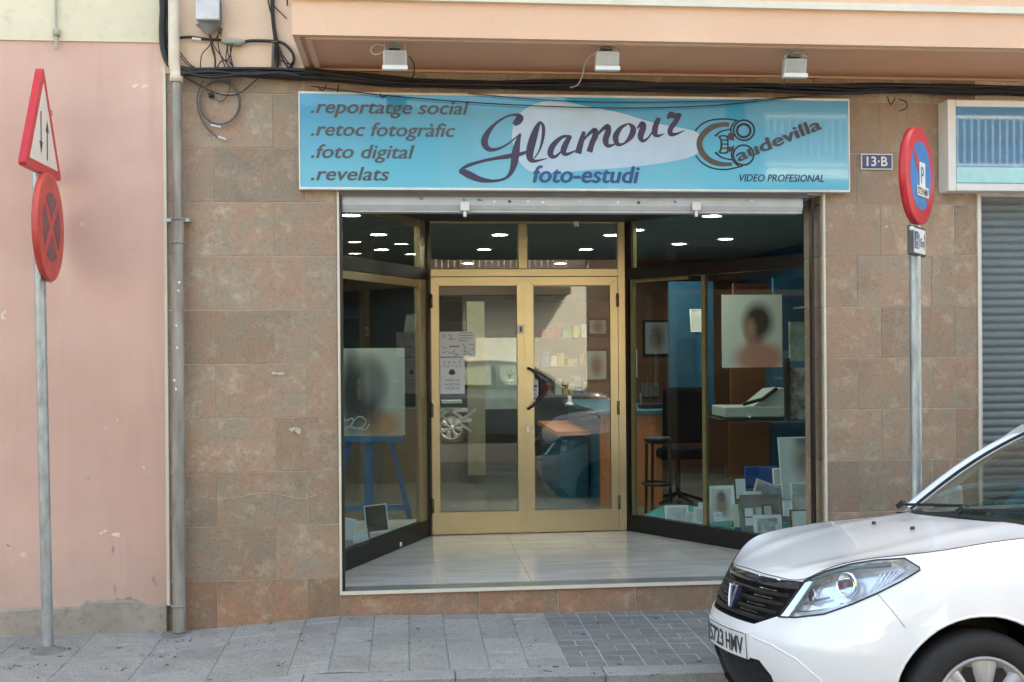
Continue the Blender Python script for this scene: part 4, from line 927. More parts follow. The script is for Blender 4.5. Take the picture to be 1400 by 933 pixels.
# tall wood-and-blue counter
ct = thing('counter', 'orange-brown counter with a petrol blue front and blue top', 'counter', at(850, 700, 3.4))
ca, cb_ = at(822, 700, 3.3), at(905, 562, 3.3)
MB().box((ca.x, 3.3, FZ), (cb_.x, 3.36, cb_.z - .03)).build('end_panel', WOODO, ct)
MB().box((ca.x + .001, 3.36, FZ), (ca.x + .03, 5.4, cb_.z - .03)).build('front_panel', TEAL, ct)
MB().box((ca.x - .04, 3.26, cb_.z - .03), (cb_.x + .04, 5.5, cb_.z + .01), bev=.004).build('top', plain('dull_blue_top', (.05, .16, .24), .4), ct)
MB().box((ca.x - .3, 3.9, FZ), (ca.x - .02, 5.4, .80)).build('low_cabinet', TEAL, ct)
MB().box((ca.x - .34, 3.86, .80), (ca.x - .0, 5.44, .84)).build('low_top', WOODO, ct)
# desk lamp
lm = thing('desk_lamp', 'small silver lamp standing on the counter behind the right door', 'lamp', at(779, 556, 3.6)); bp_ = at(779, 555, 3.6)
MB().lathe([(.0005, 0), (.055, 0), (.045, .02), (.02, .05), (.02, .10), (.0005, .10)], bp_, n=18).build('base', ALU, lm); MB().tube([bp_ + Vector((0, 0, .1)), bp_ + Vector((-.02, 0, .18)), bp_ + Vector((.05, 0, .22))], .008, 6).build('arm', BLACKP, lm)
MB().lathe([(.02, .06), (.06, .0), (.055, .0), (.0005, .05)], bp_ + Vector((.05, 0, .18)), n=16).build('shade', BLACKP, lm)
# telephone / register on the counter
tg = thing('telephone', 'dark telephone and stand on the counter top right of the doors', 'telephone', at(890, 560, 3.5)); q = at(893, 559, 3.5)
MB().box(q + Vector((-.12, 0, .0)), q + Vector((.10, .16, .05)), bev=.01).build('base', BLACKP, tg); MB().box(q + Vector((-.10, .02, .10)), q + Vector((.06, .08, .24)), rot=Matrix.Rotation(R(-20), 3, 'X')).build('screen', BLACKP, tg); MB().tube([q + Vector((-.1, .05, .05)), q + Vector((-.11, .05, .13)), q + Vector((.02, .05, .14)), q + Vector((.06, .05, .07))], .016, 8).build('handset', plain('slate_plastic', (.08, .10, .11), .4), tg)
# bar stool
stl = thing('bar_stool', 'black bar stool with a footring beside the orange counter panel', 'stool', at(893, 705, 2.7)); s0 = at(893, 706, 2.75); s0.z = FZ; sz = at(893, 600, 2.75).z
sx_ = s0.x + .045
MB().lathe([(.0005, -.045), (.10, -.04), (.125, -.01), (.115, .015), (.0005, .02)], (sx_, 2.75, sz), n=24).build('seat', BLACKP, stl)
MB().tube([(sx_ - .10, 2.75, sz - .04), (sx_ - .10, 2.75, sz - .14), (sx_ - .11, 2.75, FZ)], .014, 8).build('leg', BLACKM, stl); MB().tube([(sx_ + .10, 2.72, sz - .04), (sx_ + .11, 2.72, FZ)], .014, 8).build('leg', BLACKM, stl); MB().tube([(sx_, 2.95, sz - .04), (sx_, 2.98, FZ)], .014, 8).build('leg', BLACKM, stl)
MB().tube(catmull([(sx_ + .13 * math.cos(t), 2.78 + .15 * math.sin(t), .45) for t in [k * math.pi / 6 for k in range(12)]], 3, True), .013, 8, closed=True).build('footring', BLACKM, stl)
# office chair, dark
oc = thing('office_chair', 'dark navy office chair behind the bar stool', 'chair', at(925, 700, 3.1)); o0 = at(934, 640, 3.1)
NAVF = plain('navy_fabric', (.004, .007, .014), .95, spec=.1)
MB().box((o0.x - .2, 3.0, .78), (o0.x + .2, 3.10, 1.30), bev=.04).build('backrest', NAVF, oc); MB().box((o0.x - .21, 3.1, .62), (o0.x + .21, 3.5, .72), bev=.03).build('seat', NAVF, oc); MB().tube([(o0.x, 3.3, .62), (o0.x, 3.3, .30)], .025, 8).build('column', BLACKP, oc)
for k in range(5): MB().tube([(o0.x, 3.3, .29), (o0.x + .26 * math.cos(k * 1.257), 3.3 + .26 * math.sin(k * 1.257), .21)], .016, 6).build('foot', BLACKP, oc)
# easel with canvas in the left window
EB = plain('blue_painted_wood', (.055, .21, .42), .5)
ey = 2.15; es = thing('easel', 'bright blue wooden easel holding a canvas in the left window', 'easel', at(505, 715, ey))
def bar(name, a, b, wd, mat, parent, Y=ey, th=.03):
    p, q = at(*a, Y), at(*b, Y); d = (q - p).normalized(); n = Vector((-d.z, 0, d.x)) * wd / 2
    return MB().poly([p - n, q - n, q + n, p + n], (0, 1, 0), th).build(name, mat, parent)
bar('leg', (505, 590), (503, 712), .075, EB, es, ey + .06); bar('leg', (535, 603), (561, 713), .045, EB, es); bar('leg', (478, 603), (450, 713), .045, EB, es); bar('crossbar', (455, 696), (557, 694), .045, EB, es, ey + .03); bar('shelf', (452, 601), (552, 601), .045, EB, es, ey - .05, .08)
P4 = fuzzy('portrait_canvas', (.66, .72, .70, 1), [(.10, -.27, .16, .12, .35, (.62, .38, .24)), (-.04, -.02, .16, .28, .4, (.07, .085, .095)), (.05, .10, .10, .16, .5, (.26, .28, .29)), (-.14, .02, .06, .3, .6, (.07, .08, .08))])
cv = single(pbox(452, 476, 553, 597, ey - .045, .03), 'canvas', P4, 'large canvas with a soft grey portrait standing on the blue easel', 'canvas')
photo(501, 690, 532, 728, 1.35, 'small thin-framed dark picture on the floor in front of the easel', FRW, plain('dark_photo', (.03, .04, .045), .15), 1.5, 'picture', -.1, R(-6))
dw = thing('wire_hearts', 'white curled wire ornament at the foot of the canvas', 'ornament', at(490, 580, 1.5))
for q in ([(467, 560), (472, 575), (482, 572), (480, 582), (468, 584), (472, 574)], [(478, 583), (490, 570), (500, 575), (496, 584), (482, 586)], [(466, 590), (480, 584), (498, 588), (505, 580)]):
    MB().tube(catmull([at(a, b, 1.5) for a, b in q], 5), .005, 6).build('wire', WHITEM, dw)
cl_ = thing('white_box', 'white folded paper and box at the foot of the easel', 'paper', at(478, 735, 1.05)); MB().box(at(466, 738, .95), at(484, 712, .95) + Vector((0, .12, 0)), rot=Matrix.Rotation(R(12), 3, 'Y')).build('card', PAPER, cl_); MB().box(at(482, 742, 1.05), at(503, 728, 1.05) + Vector((0, .1, 0)), rot=Matrix.Rotation(R(-10), 3, 'Y')).build('box', FRW, cl_)
single(MB().lathe([(.0005, -.02), (.014, -.02), (.014, .03), (.0005, .03)], at(503, 733, 1.1), n=12), 'pink_cup', plain('magenta', (.40, .03, .12), .5), 'tiny magenta object at the foot of the easel', 'ornament')
# behind the doors
single(pbox(640, 395, 662, 650, 5.2, .08), 'inner_post', plain('dull_gold', (.28, .25, .17), .5, .3), 'pale upright post inside the shop behind the left door', 'post')
single(pbox(650, 462, 712, 560, 6.6, .05), 'white_board', plain('pale_aqua_board', (.46, .56, .54), .6), 'pale panel imitating the reflection of the sunlit wall in the left door', 'reflection')  # panel added to imitate the sunlit far wall reflected in the glass
vs_ = thing('plant_decal', 'small white bowl with thin twigs behind the left door', 'plant', at(697, 521, 2.2)); c = at(697, 521, 2.2)
MB().lathe([(.0005, -.025), (.02, -.022), (.034, 0), (.03, .008), (.0005, .01)], c, n=16).build('bowl', FRW, vs_)
for dx, dz in ((-.035, .09), (-.02, .10), (0, .075), (.02, .10), (.035, .08), (-.045, .06), (.04, .06)): MB().tube(catmull([c + Vector((0, 0, .01)), c + Vector((dx * .2, 0, .04)), c + Vector((dx, 0, dz))], 4), .0022, 5).build('twig', INK, vs_)
single(pbox(598, 405, 712, 440, 6.4, .05), 'dark_shelf', BLACKM, 'black high band on the back wall behind the left door', 'shelf')  # black box forming a dark band high behind the left door
tb = thing('display_rack', 'metal rack of papers inside behind the left door notices', 'rack', at(620, 560, 3.0))
for q in ((604, 548, 632, 552), (600, 560, 640, 564), (605, 574, 645, 578)): pbox(*q, 3.0, .2).build('shelf', ALU, tb)
for i in range(7):
    c = at(606 + i * 6, 566 + (i % 3) * 9, 3.0); MB().box(c + Vector((-.07, -.02 - .01 * i, -.012)), c + Vector((.07, .0 - .01 * i, .012)), rot=Matrix.Rotation(R(35 if i % 2 else -40), 3, 'Y')).build('paper', PICG, tb)
lb = single(MB().box((-.9, 5.4, FZ), (.75, 5.6, 1.0)), 'low_counter', plain('grey_brown_laminate', (.16, .14, .12), .5), 'low grey-brown counter at the back behind the left door', 'counter')

# ------------------------------------------------------------------ cars
def smooth_tab(tab,x):
    # monotone-ish cubic
    if x<=tab[0][0]:return tab[0][1]
    if x>=tab[-1][0]:return tab[-1][1]
    n=len(tab)
    for i in range(n-1):
        if x<=tab[i+1][0]:
            x0,y0=tab[i];x1,y1=tab[i+1];h=x1-x0;d=(y1-y0)/h
            dp=(y0-tab[i-1][1])/(x0-tab[i-1][0]) if i>0 else d
            dn=(tab[i+2][1]-y1)/(tab[i+2][0]-x1) if i<n-2 else d
            m0=(dp+d)/2 if dp*d>0 else 0; m1=(d+dn)/2 if d*dn>0 else 0
            if i==0:m0=d
            if i==n-2:m1=d
            t=(x-x0)/h
            return (2*t**3-3*t*t+1)*y0+(t**3-2*t*t+t)*h*m0+(-2*t**3+3*t*t)*y1+(t**3-t*t)*h*m1
A_F,B_W,N_F=.80,.865,2.35
A_R,N_R=.66,3.2
XF,XR=-.02,-2.58
def _outline():
    P=[]
    N=400
    for i in range(N+1):
        t=math.pi/2*i/N
        P.append((XF+A_F*math.cos(t)**(2/N_F),B_W*math.sin(t)**(2/N_F)))
    for i in range(1,60): P.append((XF+(XR-XF)*i/60,B_W+.010*math.sin(math.pi*i/60)))
    for i in range(N+1):
        t=math.pi/2*(1-i/N)
        P.append((XR-A_R*math.cos(t)**(2/N_R),B_W*math.sin(t)**(2/N_R)))
    S=[0]
    for a,b in zip(P,P[1:]): S.append(S[-1]+math.hypot(b[0]-a[0],b[1]-a[1]))
    return P,S
OP,OS=_outline(); SMAX=OS[-1]
def out(s):
    sg=-1 if s<0 else 1; a=min(abs(s),SMAX-1e-6)
    i=max(1,min(bisect(OS,a),len(OS)-1)); t=(a-OS[i-1])/max(1e-9,OS[i]-OS[i-1])
    x=OP[i-1][0]+(OP[i][0]-OP[i-1][0])*t; y=OP[i-1][1]+(OP[i][1]-OP[i-1][1])*t
    return x,y*sg
def outn(s):
    # smoothed normal
    a=out(s-.03);b=out(s+.03)
    if abs(s)>SMAX-.03: return (-1.,0.)
    dx,dy=b[0]-a[0],b[1]-a[1];l=math.hypot(dx,dy)
    return (dy/l,-dx/l)
INF=[(.16,.13),(.22,.085),(.30,.045),(.40,.012),(.50,0),(.56,.006),(.62,.04),(.70,.085),(.78,.135),(.86,.20),(.95,.3)]
INS=[(.16,.075),(.22,.05),(.32,.02),(.5,.004),(.6,0),(.7,.004),(.78,.015),(.84,.03),(.90,.058),(.95,.10),(1.0,.16)]
INR=[(.16,.10),(.25,.03),(.4,0),(.6,0),(.75,.03),(.95,.07),(1.1,.12)]
def surf(s,z,off=0.):
    x,y=out(s);nx,ny=outn(s)
    wf=max(0,nx)**1.5; wr=max(0,-nx)**1.5; ws=max(0,1-wf-wr)
    ins=wf*smooth_tab(INF,z)+ws*smooth_tab(INS,z)+wr*smooth_tab(INR,z)
    return (x-nx*(ins-off),y-ny*(ins-off),z)
def s_at_y(y):
    for i in range(len(OP)):
        if OP[i][1] >= y: return OS[i]
def s_at_x(x):
    for i in range(len(OP)):
        if OP[i][0] <= x: return OS[i]
ETAB = [(0, .800), (.30, .795), (.546, .800), (.671, .846), (.812, .881), (.938, .900), (1.059, .912), (1.25, .930), (1.45, .950), (s_at_x(-.5), .972), (s_at_x(-1.8), .990), (s_at_x(-2.7), 1.02), (SMAX - .5, 1.05), (SMAX, 1.06)]
ZB0 = .17
def E_(s): return smooth_tab(ETAB, abs(s))
def S3(s, z, off=0.): return Vector(surf(s, z, off))
def inpoly(x, y, P):
    c = False; j = len(P) - 1
    for i in range(len(P)):
        if (P[i][1] > y) != (P[j][1] > y) and x < (P[j][0] - P[i][0]) * (y - P[i][1]) / (P[j][1] - P[i][1]) + P[i][0]: c = not c
        j = i
    return c
def resample(P, step, closed=True):
    out_ = []; m = len(P)
    for i in range(m if closed else m - 1):
        a, b = P[i], P[(i + 1) % m]; d = math.hypot(b[0] - a[0], b[1] - a[1]); k = max(1, round(d / step))
        out_ += [(a[0] + (b[0] - a[0]) * t / k, a[1] + (b[1] - a[1]) * t / k) for t in range(k)]
    if not closed: out_.append(P[-1])
    return out_
def dseg(p, a, b):
    vx, vy = b[0] - a[0], b[1] - a[1]; l = vx * vx + vy * vy
    t = max(0, min(1, ((p[0] - a[0]) * vx + (p[1] - a[1]) * vy) / l)) if l else 0
    return math.hypot(p[0] - a[0] - vx * t, p[1] - a[1] - vy * t)
def cdt_patch(outer, holes, f3, us, vs_, margin=.006, mb=None):
    """triangulate the region inside outer and outside holes, mapped by f3"""
    loops = [outer] + holes; pts = []; edges = []; segs = []
    for lp_ in loops:
        n0 = len(pts); pts += [Vector(p) for p in lp_]; k = len(lp_); edges += [(n0 + i, n0 + (i + 1) % k) for i in range(k)]
        segs += [(lp_[i], lp_[(i + 1) % k]) for i in range(k)]
    cell = .08; grid_ = {}
    for a, b in segs:
        for gx in range(int((min(a[0], b[0]) - margin) // cell), int((max(a[0], b[0]) + margin) // cell) + 1):
            for gy in range(int((min(a[1], b[1]) - margin) // cell), int((max(a[1], b[1]) + margin) // cell) + 1): grid_.setdefault((gx, gy), []).append((a, b))
    for i, u in enumerate(us):
        for v in vs_:
            if not inpoly(u, v, outer) or any(inpoly(u, v, h) for h in holes): continue
            if any(dseg((u, v), a, b) < margin for a, b in grid_.get((int(u // cell), int(v // cell)), ())): continue
            pts.append(Vector((u, v)))
    V, _, F, *_r = delaunay_2d_cdt(pts, edges, [], 0, 1e-5)
    mb = mb or MB(); fs = []
    for f in F:
        cx = sum(V[i][0] for i in f) / 3; cy = sum(V[i][1] for i in f) / 3
        if inpoly(cx, cy, outer) and not any(inpoly(cx, cy, h) for h in holes): fs.append(tuple(f))
    mb.add([f3(p[0], p[1]) for p in V], fs, True); return mb
def frange(a, b, st):
    n = max(1, round(abs(b - a) / st)); return [a + (b - a) * i / n for i in range(n + 1)]
PAINTW = None
def paint(name, c, rough=.22):
    m, nt, b = newmat(name); b.inputs['Base Color'].default_value = (*c, 1); b.inputs['Roughness'].default_value = rough
    b.inputs['Coat Weight'].default_value = .8; b.inputs['Coat Roughness'].default_value = .04; L = nt.links
    v = coords(nt, 'object'); n = nz(nt, v, 5, 3); L.new(mixc(nt, n, tuple(x * .95 for x in c), tuple(min(1, x * 1.04) for x in c)), b.inputs['Base Color'])
    bump(nt, b, nz(nt, v, 400, 2), .02, .0005); return m
CHROME = plain('chrome', (.75, .76, .78), .08, 1, var=.03); REFL = plain('lamp_reflector', (.84, .86, .90), .22, .6, var=.06, scale=20); LENS = glass('lamp_lens', (.93, .95, .96), 1.55)
GRB = plain('grille_black', (.010, .010, .012), .35); TYRE = plain('tyre_rubber', (.014, .014, .014), .75, var=.3, scale=30, bmp=.3); HUB = plain('silver_wheel_cover', (.40, .40, .41), .35, .35)
DASH = plain('dark_dashboard', (.015, .015, .017), .7); SEATF = plain('grey_seat_fabric', (.06, .06, .065), .9); SEAM = plain('dark_gap', (.02, .02, .03), .6); AMBER = plain('amber_lens', (.5, .22, .04), .2); TAIL = plain('red_tail_lens', (.25, .01, .01), .15)
WGLASS = glass('windscreen_glass', (.66, .74, .70), 1.55)

HL = [(.451, .643), (.56, .652), (.70, .676), (.822, .720), (.924, .763), (1.028, .812), (1.112, .856), (1.112, .866), (1.059, .900), (.938, .892), (.812, .873), (.671, .838), (.552, .793)]
GR = [(-.30, .597), (.30, .597), (.447, .645), (.545, .790), (.30, .785), (0, .788), (-.30, .785), (-.545, .790), (-.447, .645)]
LI = [(-.36, .455), (.36, .455), (.425, .40), (.44, .33), (.40, .262), (-.40, .262), (-.44, .33), (-.425, .40)]
LI = resample(LI, .03)
def arch(xc):
    """arch outline in (s, z) for the axle at xc"""
    P = []; r, zc_ = .352, .325
    for k in range(25):
        t = math.pi * k / 24; x = xc + r * math.cos(t); P.append((s_at_x(x) if x < XF + .45 else s_at_x(x), zc_ + r * math.sin(t)))
    return [(P[0][0] , .10)] + P + [(P[-1][0], .10)]
ARF, ARR = arch(0.0), arch(-2.59)
def mir(P): return [(-a, b) for a, b in P]
def make_car(root, body_mat, plate=True):
    us = [s for s in frange(-SMAX, SMAX, .03)] ; us += frange(-1.25, 1.25, .03)[1:-1]; us = sorted(set(round(u, 3) for u in us))
    zz = frange(ZB0, 1.06, .022)
    outer = [(s, ZB0) for s in frange(-SMAX + .001, SMAX - .001, .05)] + [(s, E_(s)) for s in frange(SMAX - .001, -SMAX + .001, .035)]
    def arch_cut(P): return [(s, max(z, ZB0 - .05)) for s, z in P]
    holes = [GR, LI, HL, mir(HL)]; holes2 = [ARF, mir(ARF), ARR, mir(ARR)]
    # cut the arches out of the outer loop itself
    low = []
    def seg(a, b): return [(s, ZB0) for s in frange(a, b, .05)]
    fF, fR = [p for p in ARF if p[1] > ZB0 + .001], [p for p in ARR if p[1] > ZB0 + .001]
    low += seg(-SMAX + .001, -fR[-1][0])[:-1] + [(-fR[-1][0], ZB0)] + [(-a, b) for a, b in reversed(fR)] + [(-fR[0][0], ZB0)]
    low += seg(-fR[0][0], -fF[-1][0])[1:-1] + [(-fF[-1][0], ZB0)] + [(-a, b) for a, b in reversed(fF)] + [(-fF[0][0], ZB0)]
    low += seg(-fF[0][0], fF[0][0])[1:-1] + [(fF[0][0], ZB0)] + fF + [(fF[-1][0], ZB0)]
    low += seg(fF[-1][0], fR[0][0])[1:-1] + [(fR[0][0], ZB0)] + fR + [(fR[-1][0], ZB0)] + seg(fR[-1][0], SMAX - .001)[1:]
    outer = low + [(s, E_(s)) for s in frange(SMAX - .001, -SMAX + .001, .035)]
    body = cdt_patch(outer, [resample(GR, .03), LI, resample(HL, .03), resample(mir(HL), .03)], S3, us, zz).build('body', body_mat, root)
    # hood
    sB = 1.45; rows = []; NJ = 26; NV = 12; s1 = .50; sc_ = s_at_x(-.47)
    cx0 = S3(0, .80)
    CZT = [(-.32, 1.002), (-.1, .966), (.1, .925), (.3, .880), (.45, .845), (.55, .821), (cx0.x, .800)]
    for j in range(NJ + 1):
        t = j / NJ; tt = t ** 1.15
        ss = s1 + (sc_ - s1) * t; Bp = S3(ss, E_(ss)); 
        cxx = cx0.x + (-.32 - cx0.x) * tt; cz_ = smooth_tab(CZT, cxx)
        L_ = []
        for k in range(-NV, NV + 1):
            v = k / NV; a = abs(v); 
            if j == 0: q = S3(s1 * v, E_(s1 * v)); L_.append(q); continue
            e = a ** 2.2; ez = a ** 3.0
            x = cxx + (Bp.x - cxx) * e; y = v * Bp.y; z = cz_ + (Bp.z - cz_) * ez
            if j < 3: q0 = S3(s1 * v, E_(s1 * v)); f = 1 - j / 3; x = x + (q0.x - x) * f * .0; 
            # two soft ridges
            z += .006 * math.exp(-((a - .62) / .10) ** 2) * min(1, t * 4)
            L_.append(Vector((x, y, z)))
        rows.append(L_)
    hood = MB().grid(rows).build('hood', body_mat, root)
    crn = rows[-1]
    # gaps
    def line3(P, off=.001): return [S3(s, z, off) for s, z in P]
    gp = MB(); gp.tube([S3(s, E_(s), .0015) for s in frange(-sc_, sc_, .03)], .0018, 5)
    for sg_ in (1, -1): gp.tube(line3(resample([(sg_ * .93, .768), (sg_ * .985, .705), (sg_ * 1.03, .64)], .02, False), .0), .0012, 4)
    gp.build('panel_gap', SEAM, body)
    dg = MB()
    for sg_ in (1, -1):
        for P in ([(-.60, .95), (-.55, .30), (-.60, .22)], [(-1.65, .97), (-1.65, .22)], [(-.60, .215), (-1.65, .215)]):
            dg.tube(line3(resample([(sg_ * s_at_x(x), z) for x, z in P], .04, False), .0), .003, 4)
    dg.build('door_gap', SEAM, body)
    # headlamps
    for sg_ in (1, -1):
        P = [(sg_ * a, b) for a, b in HL]; Pr = resample(P, .025); cxs = sum(a for a, b in Pr) / len(Pr); czs = sum(b for a, b in Pr) / len(Pr)
        hlm = cdt_patch(Pr, [], lambda s, z: S3(s, z, .001), frange(min(a for a, b in Pr), max(a for a, b in Pr), .03), frange(.64, .91, .02)).build('headlight', LENS, root)
        mb = MB(); k = len(Pr)
        inn = [(cxs + (a - cxs) * .86, czs + (b - czs) * .82) for a, b in Pr]
        mb.add([S3(a, b, -.004) for a, b in Pr] + [S3(a, b, -.06) for a, b in inn], [(i, (i + 1) % k, (i + 1) % k + k, i + k) for i in range(k)], True)
        cdt_patch(inn, [], lambda s, z: S3(s, z, -.06 - .015 * math.sin((s * 9)) ), frange(min(a for a, b in Pr), max(a for a, b in Pr), .03), frange(.64, .91, .02), mb=mb)
        mb.build('reflector', REFL, hlm, fix=False)
        for q in range(6):
            rb_ = MB(); a0 = .93 + q * .022; rb_.tube([S3(sg_ * (a0 - .05), .745 + q * .012, -.045), S3(sg_ * a0, .80 + q * .008, -.043), S3(sg_ * (a0 + .02), .835 + q * .004, -.04)], .004, 5); rb_.build('reflector_rib', CHROME, hlm)
        for zz_, sa, sb_ in ((.700, .56, .70), (.762, .56, .70)):
            MB().tube([S3(sg_ * a, zz_ + (a - sa) * .25, -.035) for a in frange(sa, sb_, .03)], .0045, 5).build('reflector_step', plain('lamp_step_grey', (.25, .27, .30), .2, .8), hlm)
        c = S3(sg_ * .80, .790, -.045); d_ = (S3(sg_ * .80, .79, .1) - c).normalized(); d_ = (d_ + Vector((.9, 0, .05))).normalized()
        u = d_.cross(Vector((0, 0, 1))).normalized(); w_ = u.cross(d_)
        mb = MB(); pr = [(.0, -.012), (.014, -.012), (.032, .0), (.046, .018), (.049, .028), (.052, .018)]; vs = []; n = 24
        for r_, h in pr:
            for q in range(n): a = 2 * math.pi * q / n; vs.append(c + d_ * h + (u * math.cos(a) + w_ * math.sin(a)) * r_)
        mb.add(vs, [(i * n + q, i * n + (q + 1) % n, (i + 1) * n + (q + 1) % n, (i + 1) * n + q) for i in range(len(pr) - 1) for q in range(n)], True); mb.build('lamp_bowl', CHROME, hlm, fix=False)
        MB().tube([c, c + d_ * .03], .013, 10).build('bulb', plain('bulb_shade', (.25, .10, .12), .3), hlm)
        c = S3(sg_ * .62, .735, -.04); MB().lathe([(.0005, -.01), (.02, 0), (.034, .022), (.036, .018)], c, 'x', 20).build('side_lamp_bowl', CHROME, hlm)
        # bezel bar between grille and lamp
        bz = MB(); A_ = [(sg_ * (.455 + .098 * t), .648 + .145 * t) for t in [i / 8 for i in range(9)]]; 
        bz.grid([[S3(a + sg_ * .0, b, -.002) for a, b in A_], [S3(a + sg_ * .045, b + .0, -.012) for a, b in A_]]); bz.build('bezel', CHROME, hlm, fix=False)
        dk = MB(); dk.tube([S3(a + sg_ * (.06 - .0 * i), b, -.010) for i, (a, b) in enumerate(A_)], .006, 6); 
        dk.tube([S3(s, z, -.008) for s, z in resample([(sg_ * .60, .802), (sg_ * .72, .838), (sg_ * .86, .862), (sg_ * 1.0, .873)], .03, False)], .009, 6); dk.build('lamp_trim', plain('lamp_trim_teal', (.10, .15, .16), .25), hlm)  # upper tube paints the teal reflection along the top of the lamp
        MB().tube([S3(a, b, .002) for a, b in Pr], .0035, 5, closed=True).build('seal', SEAM, hlm)
    # grille
    gr = thing('grille', None, None, (0, 0, 0)); gr.parent = root; ABS[gr] = Vector((0, 0, 0))
    Gs = resample(GR, .03); k = len(Gs)
    bk = cdt_patch(Gs, [], lambda s, z: S3(s, z, -.055), frange(-.54, .54, .05), frange(.6, .79, .04)); bk.add([S3(a, b, 0) for a, b in Gs] + [S3(a, b, -.055) for a, b in Gs], [(i, (i + 1) % k, (i + 1) % k + k, i + k) for i in range(k)]); bk.build('backing', BLACKP, gr, fix=False)
    for zc_, hw_ in ((.622, .36), (.655, .43), (.690, .46), (.725, .48)):
        rr = []
        for s in frange(-hw_, hw_, .03): rr.append([S3(s, zc_ + .010, -.006), S3(s, zc_ + .006, .002), S3(s, zc_ - .006, .0), S3(s, zc_ - .012, -.03)])
        MB().grid(rr).build('bar', GRB, gr, fix=False)
    rr = [[S3(s, .790 - .004, .001), S3(s, .770, .004), S3(s, .752, -.002), S3(s, .75, -.03)] for s in frange(-.53, .53, .03)]
    MB().grid(rr).build('top_bar', plain('gloss_black', (.03, .035, .045), .08, coat=1), gr, fix=False)
    ch = MB()
    for z_, a_ in ((.738, .20), (.706, .18), (.672, .14), (.640, .10)):
        for sg_ in (1, -1): ch.tube([S3(sg_ * s, z_, -.012) for s in frange(a_, a_ + .17, .03)], [.006] + [.0035] * (len(frange(a_, a_ + .17, .03)) - 1), 5)
    ch.build('chrome_insert', CHROME, gr)
    # shield badge
    bd = MB(); sh_ = [(-.052, .052), (.052, .052), (.044, -.01), (.022, -.052), (-.022, -.052), (-.044, -.01)]
    bo = [S3(0, .682, 0) + Vector((-.28 * z, y, z)) for y, z in sh_]; bd.poly(bo, (.02, 0, .005), 1.0); bd.build('badge', plain('badge_navy', (.03, .04, .09), .15), gr)
    b2 = MB(); 
    for sg_ in (1, -1): b2.tube([S3(0, .682, .022) + Vector((-.28 * z, y * sg_, z)) for y, z in ((.050, .052), (.030, -.01), (.006, -.048))], [.008, .009, .006], 6)
    b2.tube([S3(0, .682, .022) + Vector((-.28 * z, y, z)) for y, z in ((-.05, .052), (.05, .052))], .006, 6); b2.build('badge_rim', CHROME, gr)
    # lower intake
    it = MB(); k = len(LI); it.add([S3(a, b, 0) for a, b in LI] + [S3(a, b, -.07) for a, b in LI], [(i, (i + 1) % k, (i + 1) % k + k, i + k) for i in range(k)])
    cdt_patch(LI, [], lambda s, z: S3(s, z, -.07), frange(-.4, .4, .05), frange(.28, .44, .05), mb=it); io = it.build('lower_intake', BLACKP, root, fix=False)
    ms = MB(); 
    for i in range(-13, 30):
        for dr in (1, -1):
            P = []
            for t in range(7):
                s = -.42 + i * .03 + (t * .034 * dr if dr > 0 else (6 - t) * .034 * 1 - .0); z = .262 + t * .032
                if inpoly(s, z, LI): P.append(S3(s, z, -.03))
            if len(P) > 1: ms.tube(P, .0028, 4, cap=False)
    mo = ms.build('mesh_grid', plain('mesh_plastic', (.035, .035, .04), .5), io); mo['kind'] = 'stuff'
    # bumper crease and fog lamps
    for sg_ in (1, -1):
        cb2 = MB().tube([S3(s, z, -.0045) for s, z in resample([(sg_ * .31, .548), (sg_ * .45, .530), (sg_ * .58, .49), (sg_ * .68, .42), (sg_ * .72, .33), (sg_ * .70, .25)], .03, False)], .0075, 6)
        cb2.build('bumper_crease', body_mat, body)
    for sg_ in (1, -1):
        c = S3(sg_ * .60, .345, -.006); MB().lathe([(.0005, .0), (.036, .0), (.045, .008), (.050, .006), (.052, -.01)], c, 'x', 24).build('fog_lamp', plain('fog_surround', (.5, .5, .52), .25, .3), root)
    # number plate: white plate bent round the bumper, blue strip at its right end
    rr = []; pl = MB(); z0, z1 = .448, .556
    for s in frange(-.232, .286, .03): rr.append([S3(s, .502, .011) + Vector((0, 0, z0 - .502)), S3(s, .502, .011) + Vector((0, 0, z1 - .502))])
    pb_ = MB(); pb_.grid([[Vector((p.x - .02, p.y, p.z)) for p in r] for r in rr], False); n0 = len(rr)
    pl.grid(rr, False, flip=True); 
    ed = [r[0] for r in rr] + [r[1] for r in reversed(rr)]; kk = len(ed); pl.add(ed + [e - Vector((.014, 0, 0)) for e in ed], [(i, (i + 1) % kk, (i + 1) % kk + kk, i + kk) for i in range(kk)])
    po = pl.build('number_plate', plain('plate_white', (.72, .72, .72), .3, var=.02), root, fix=False)
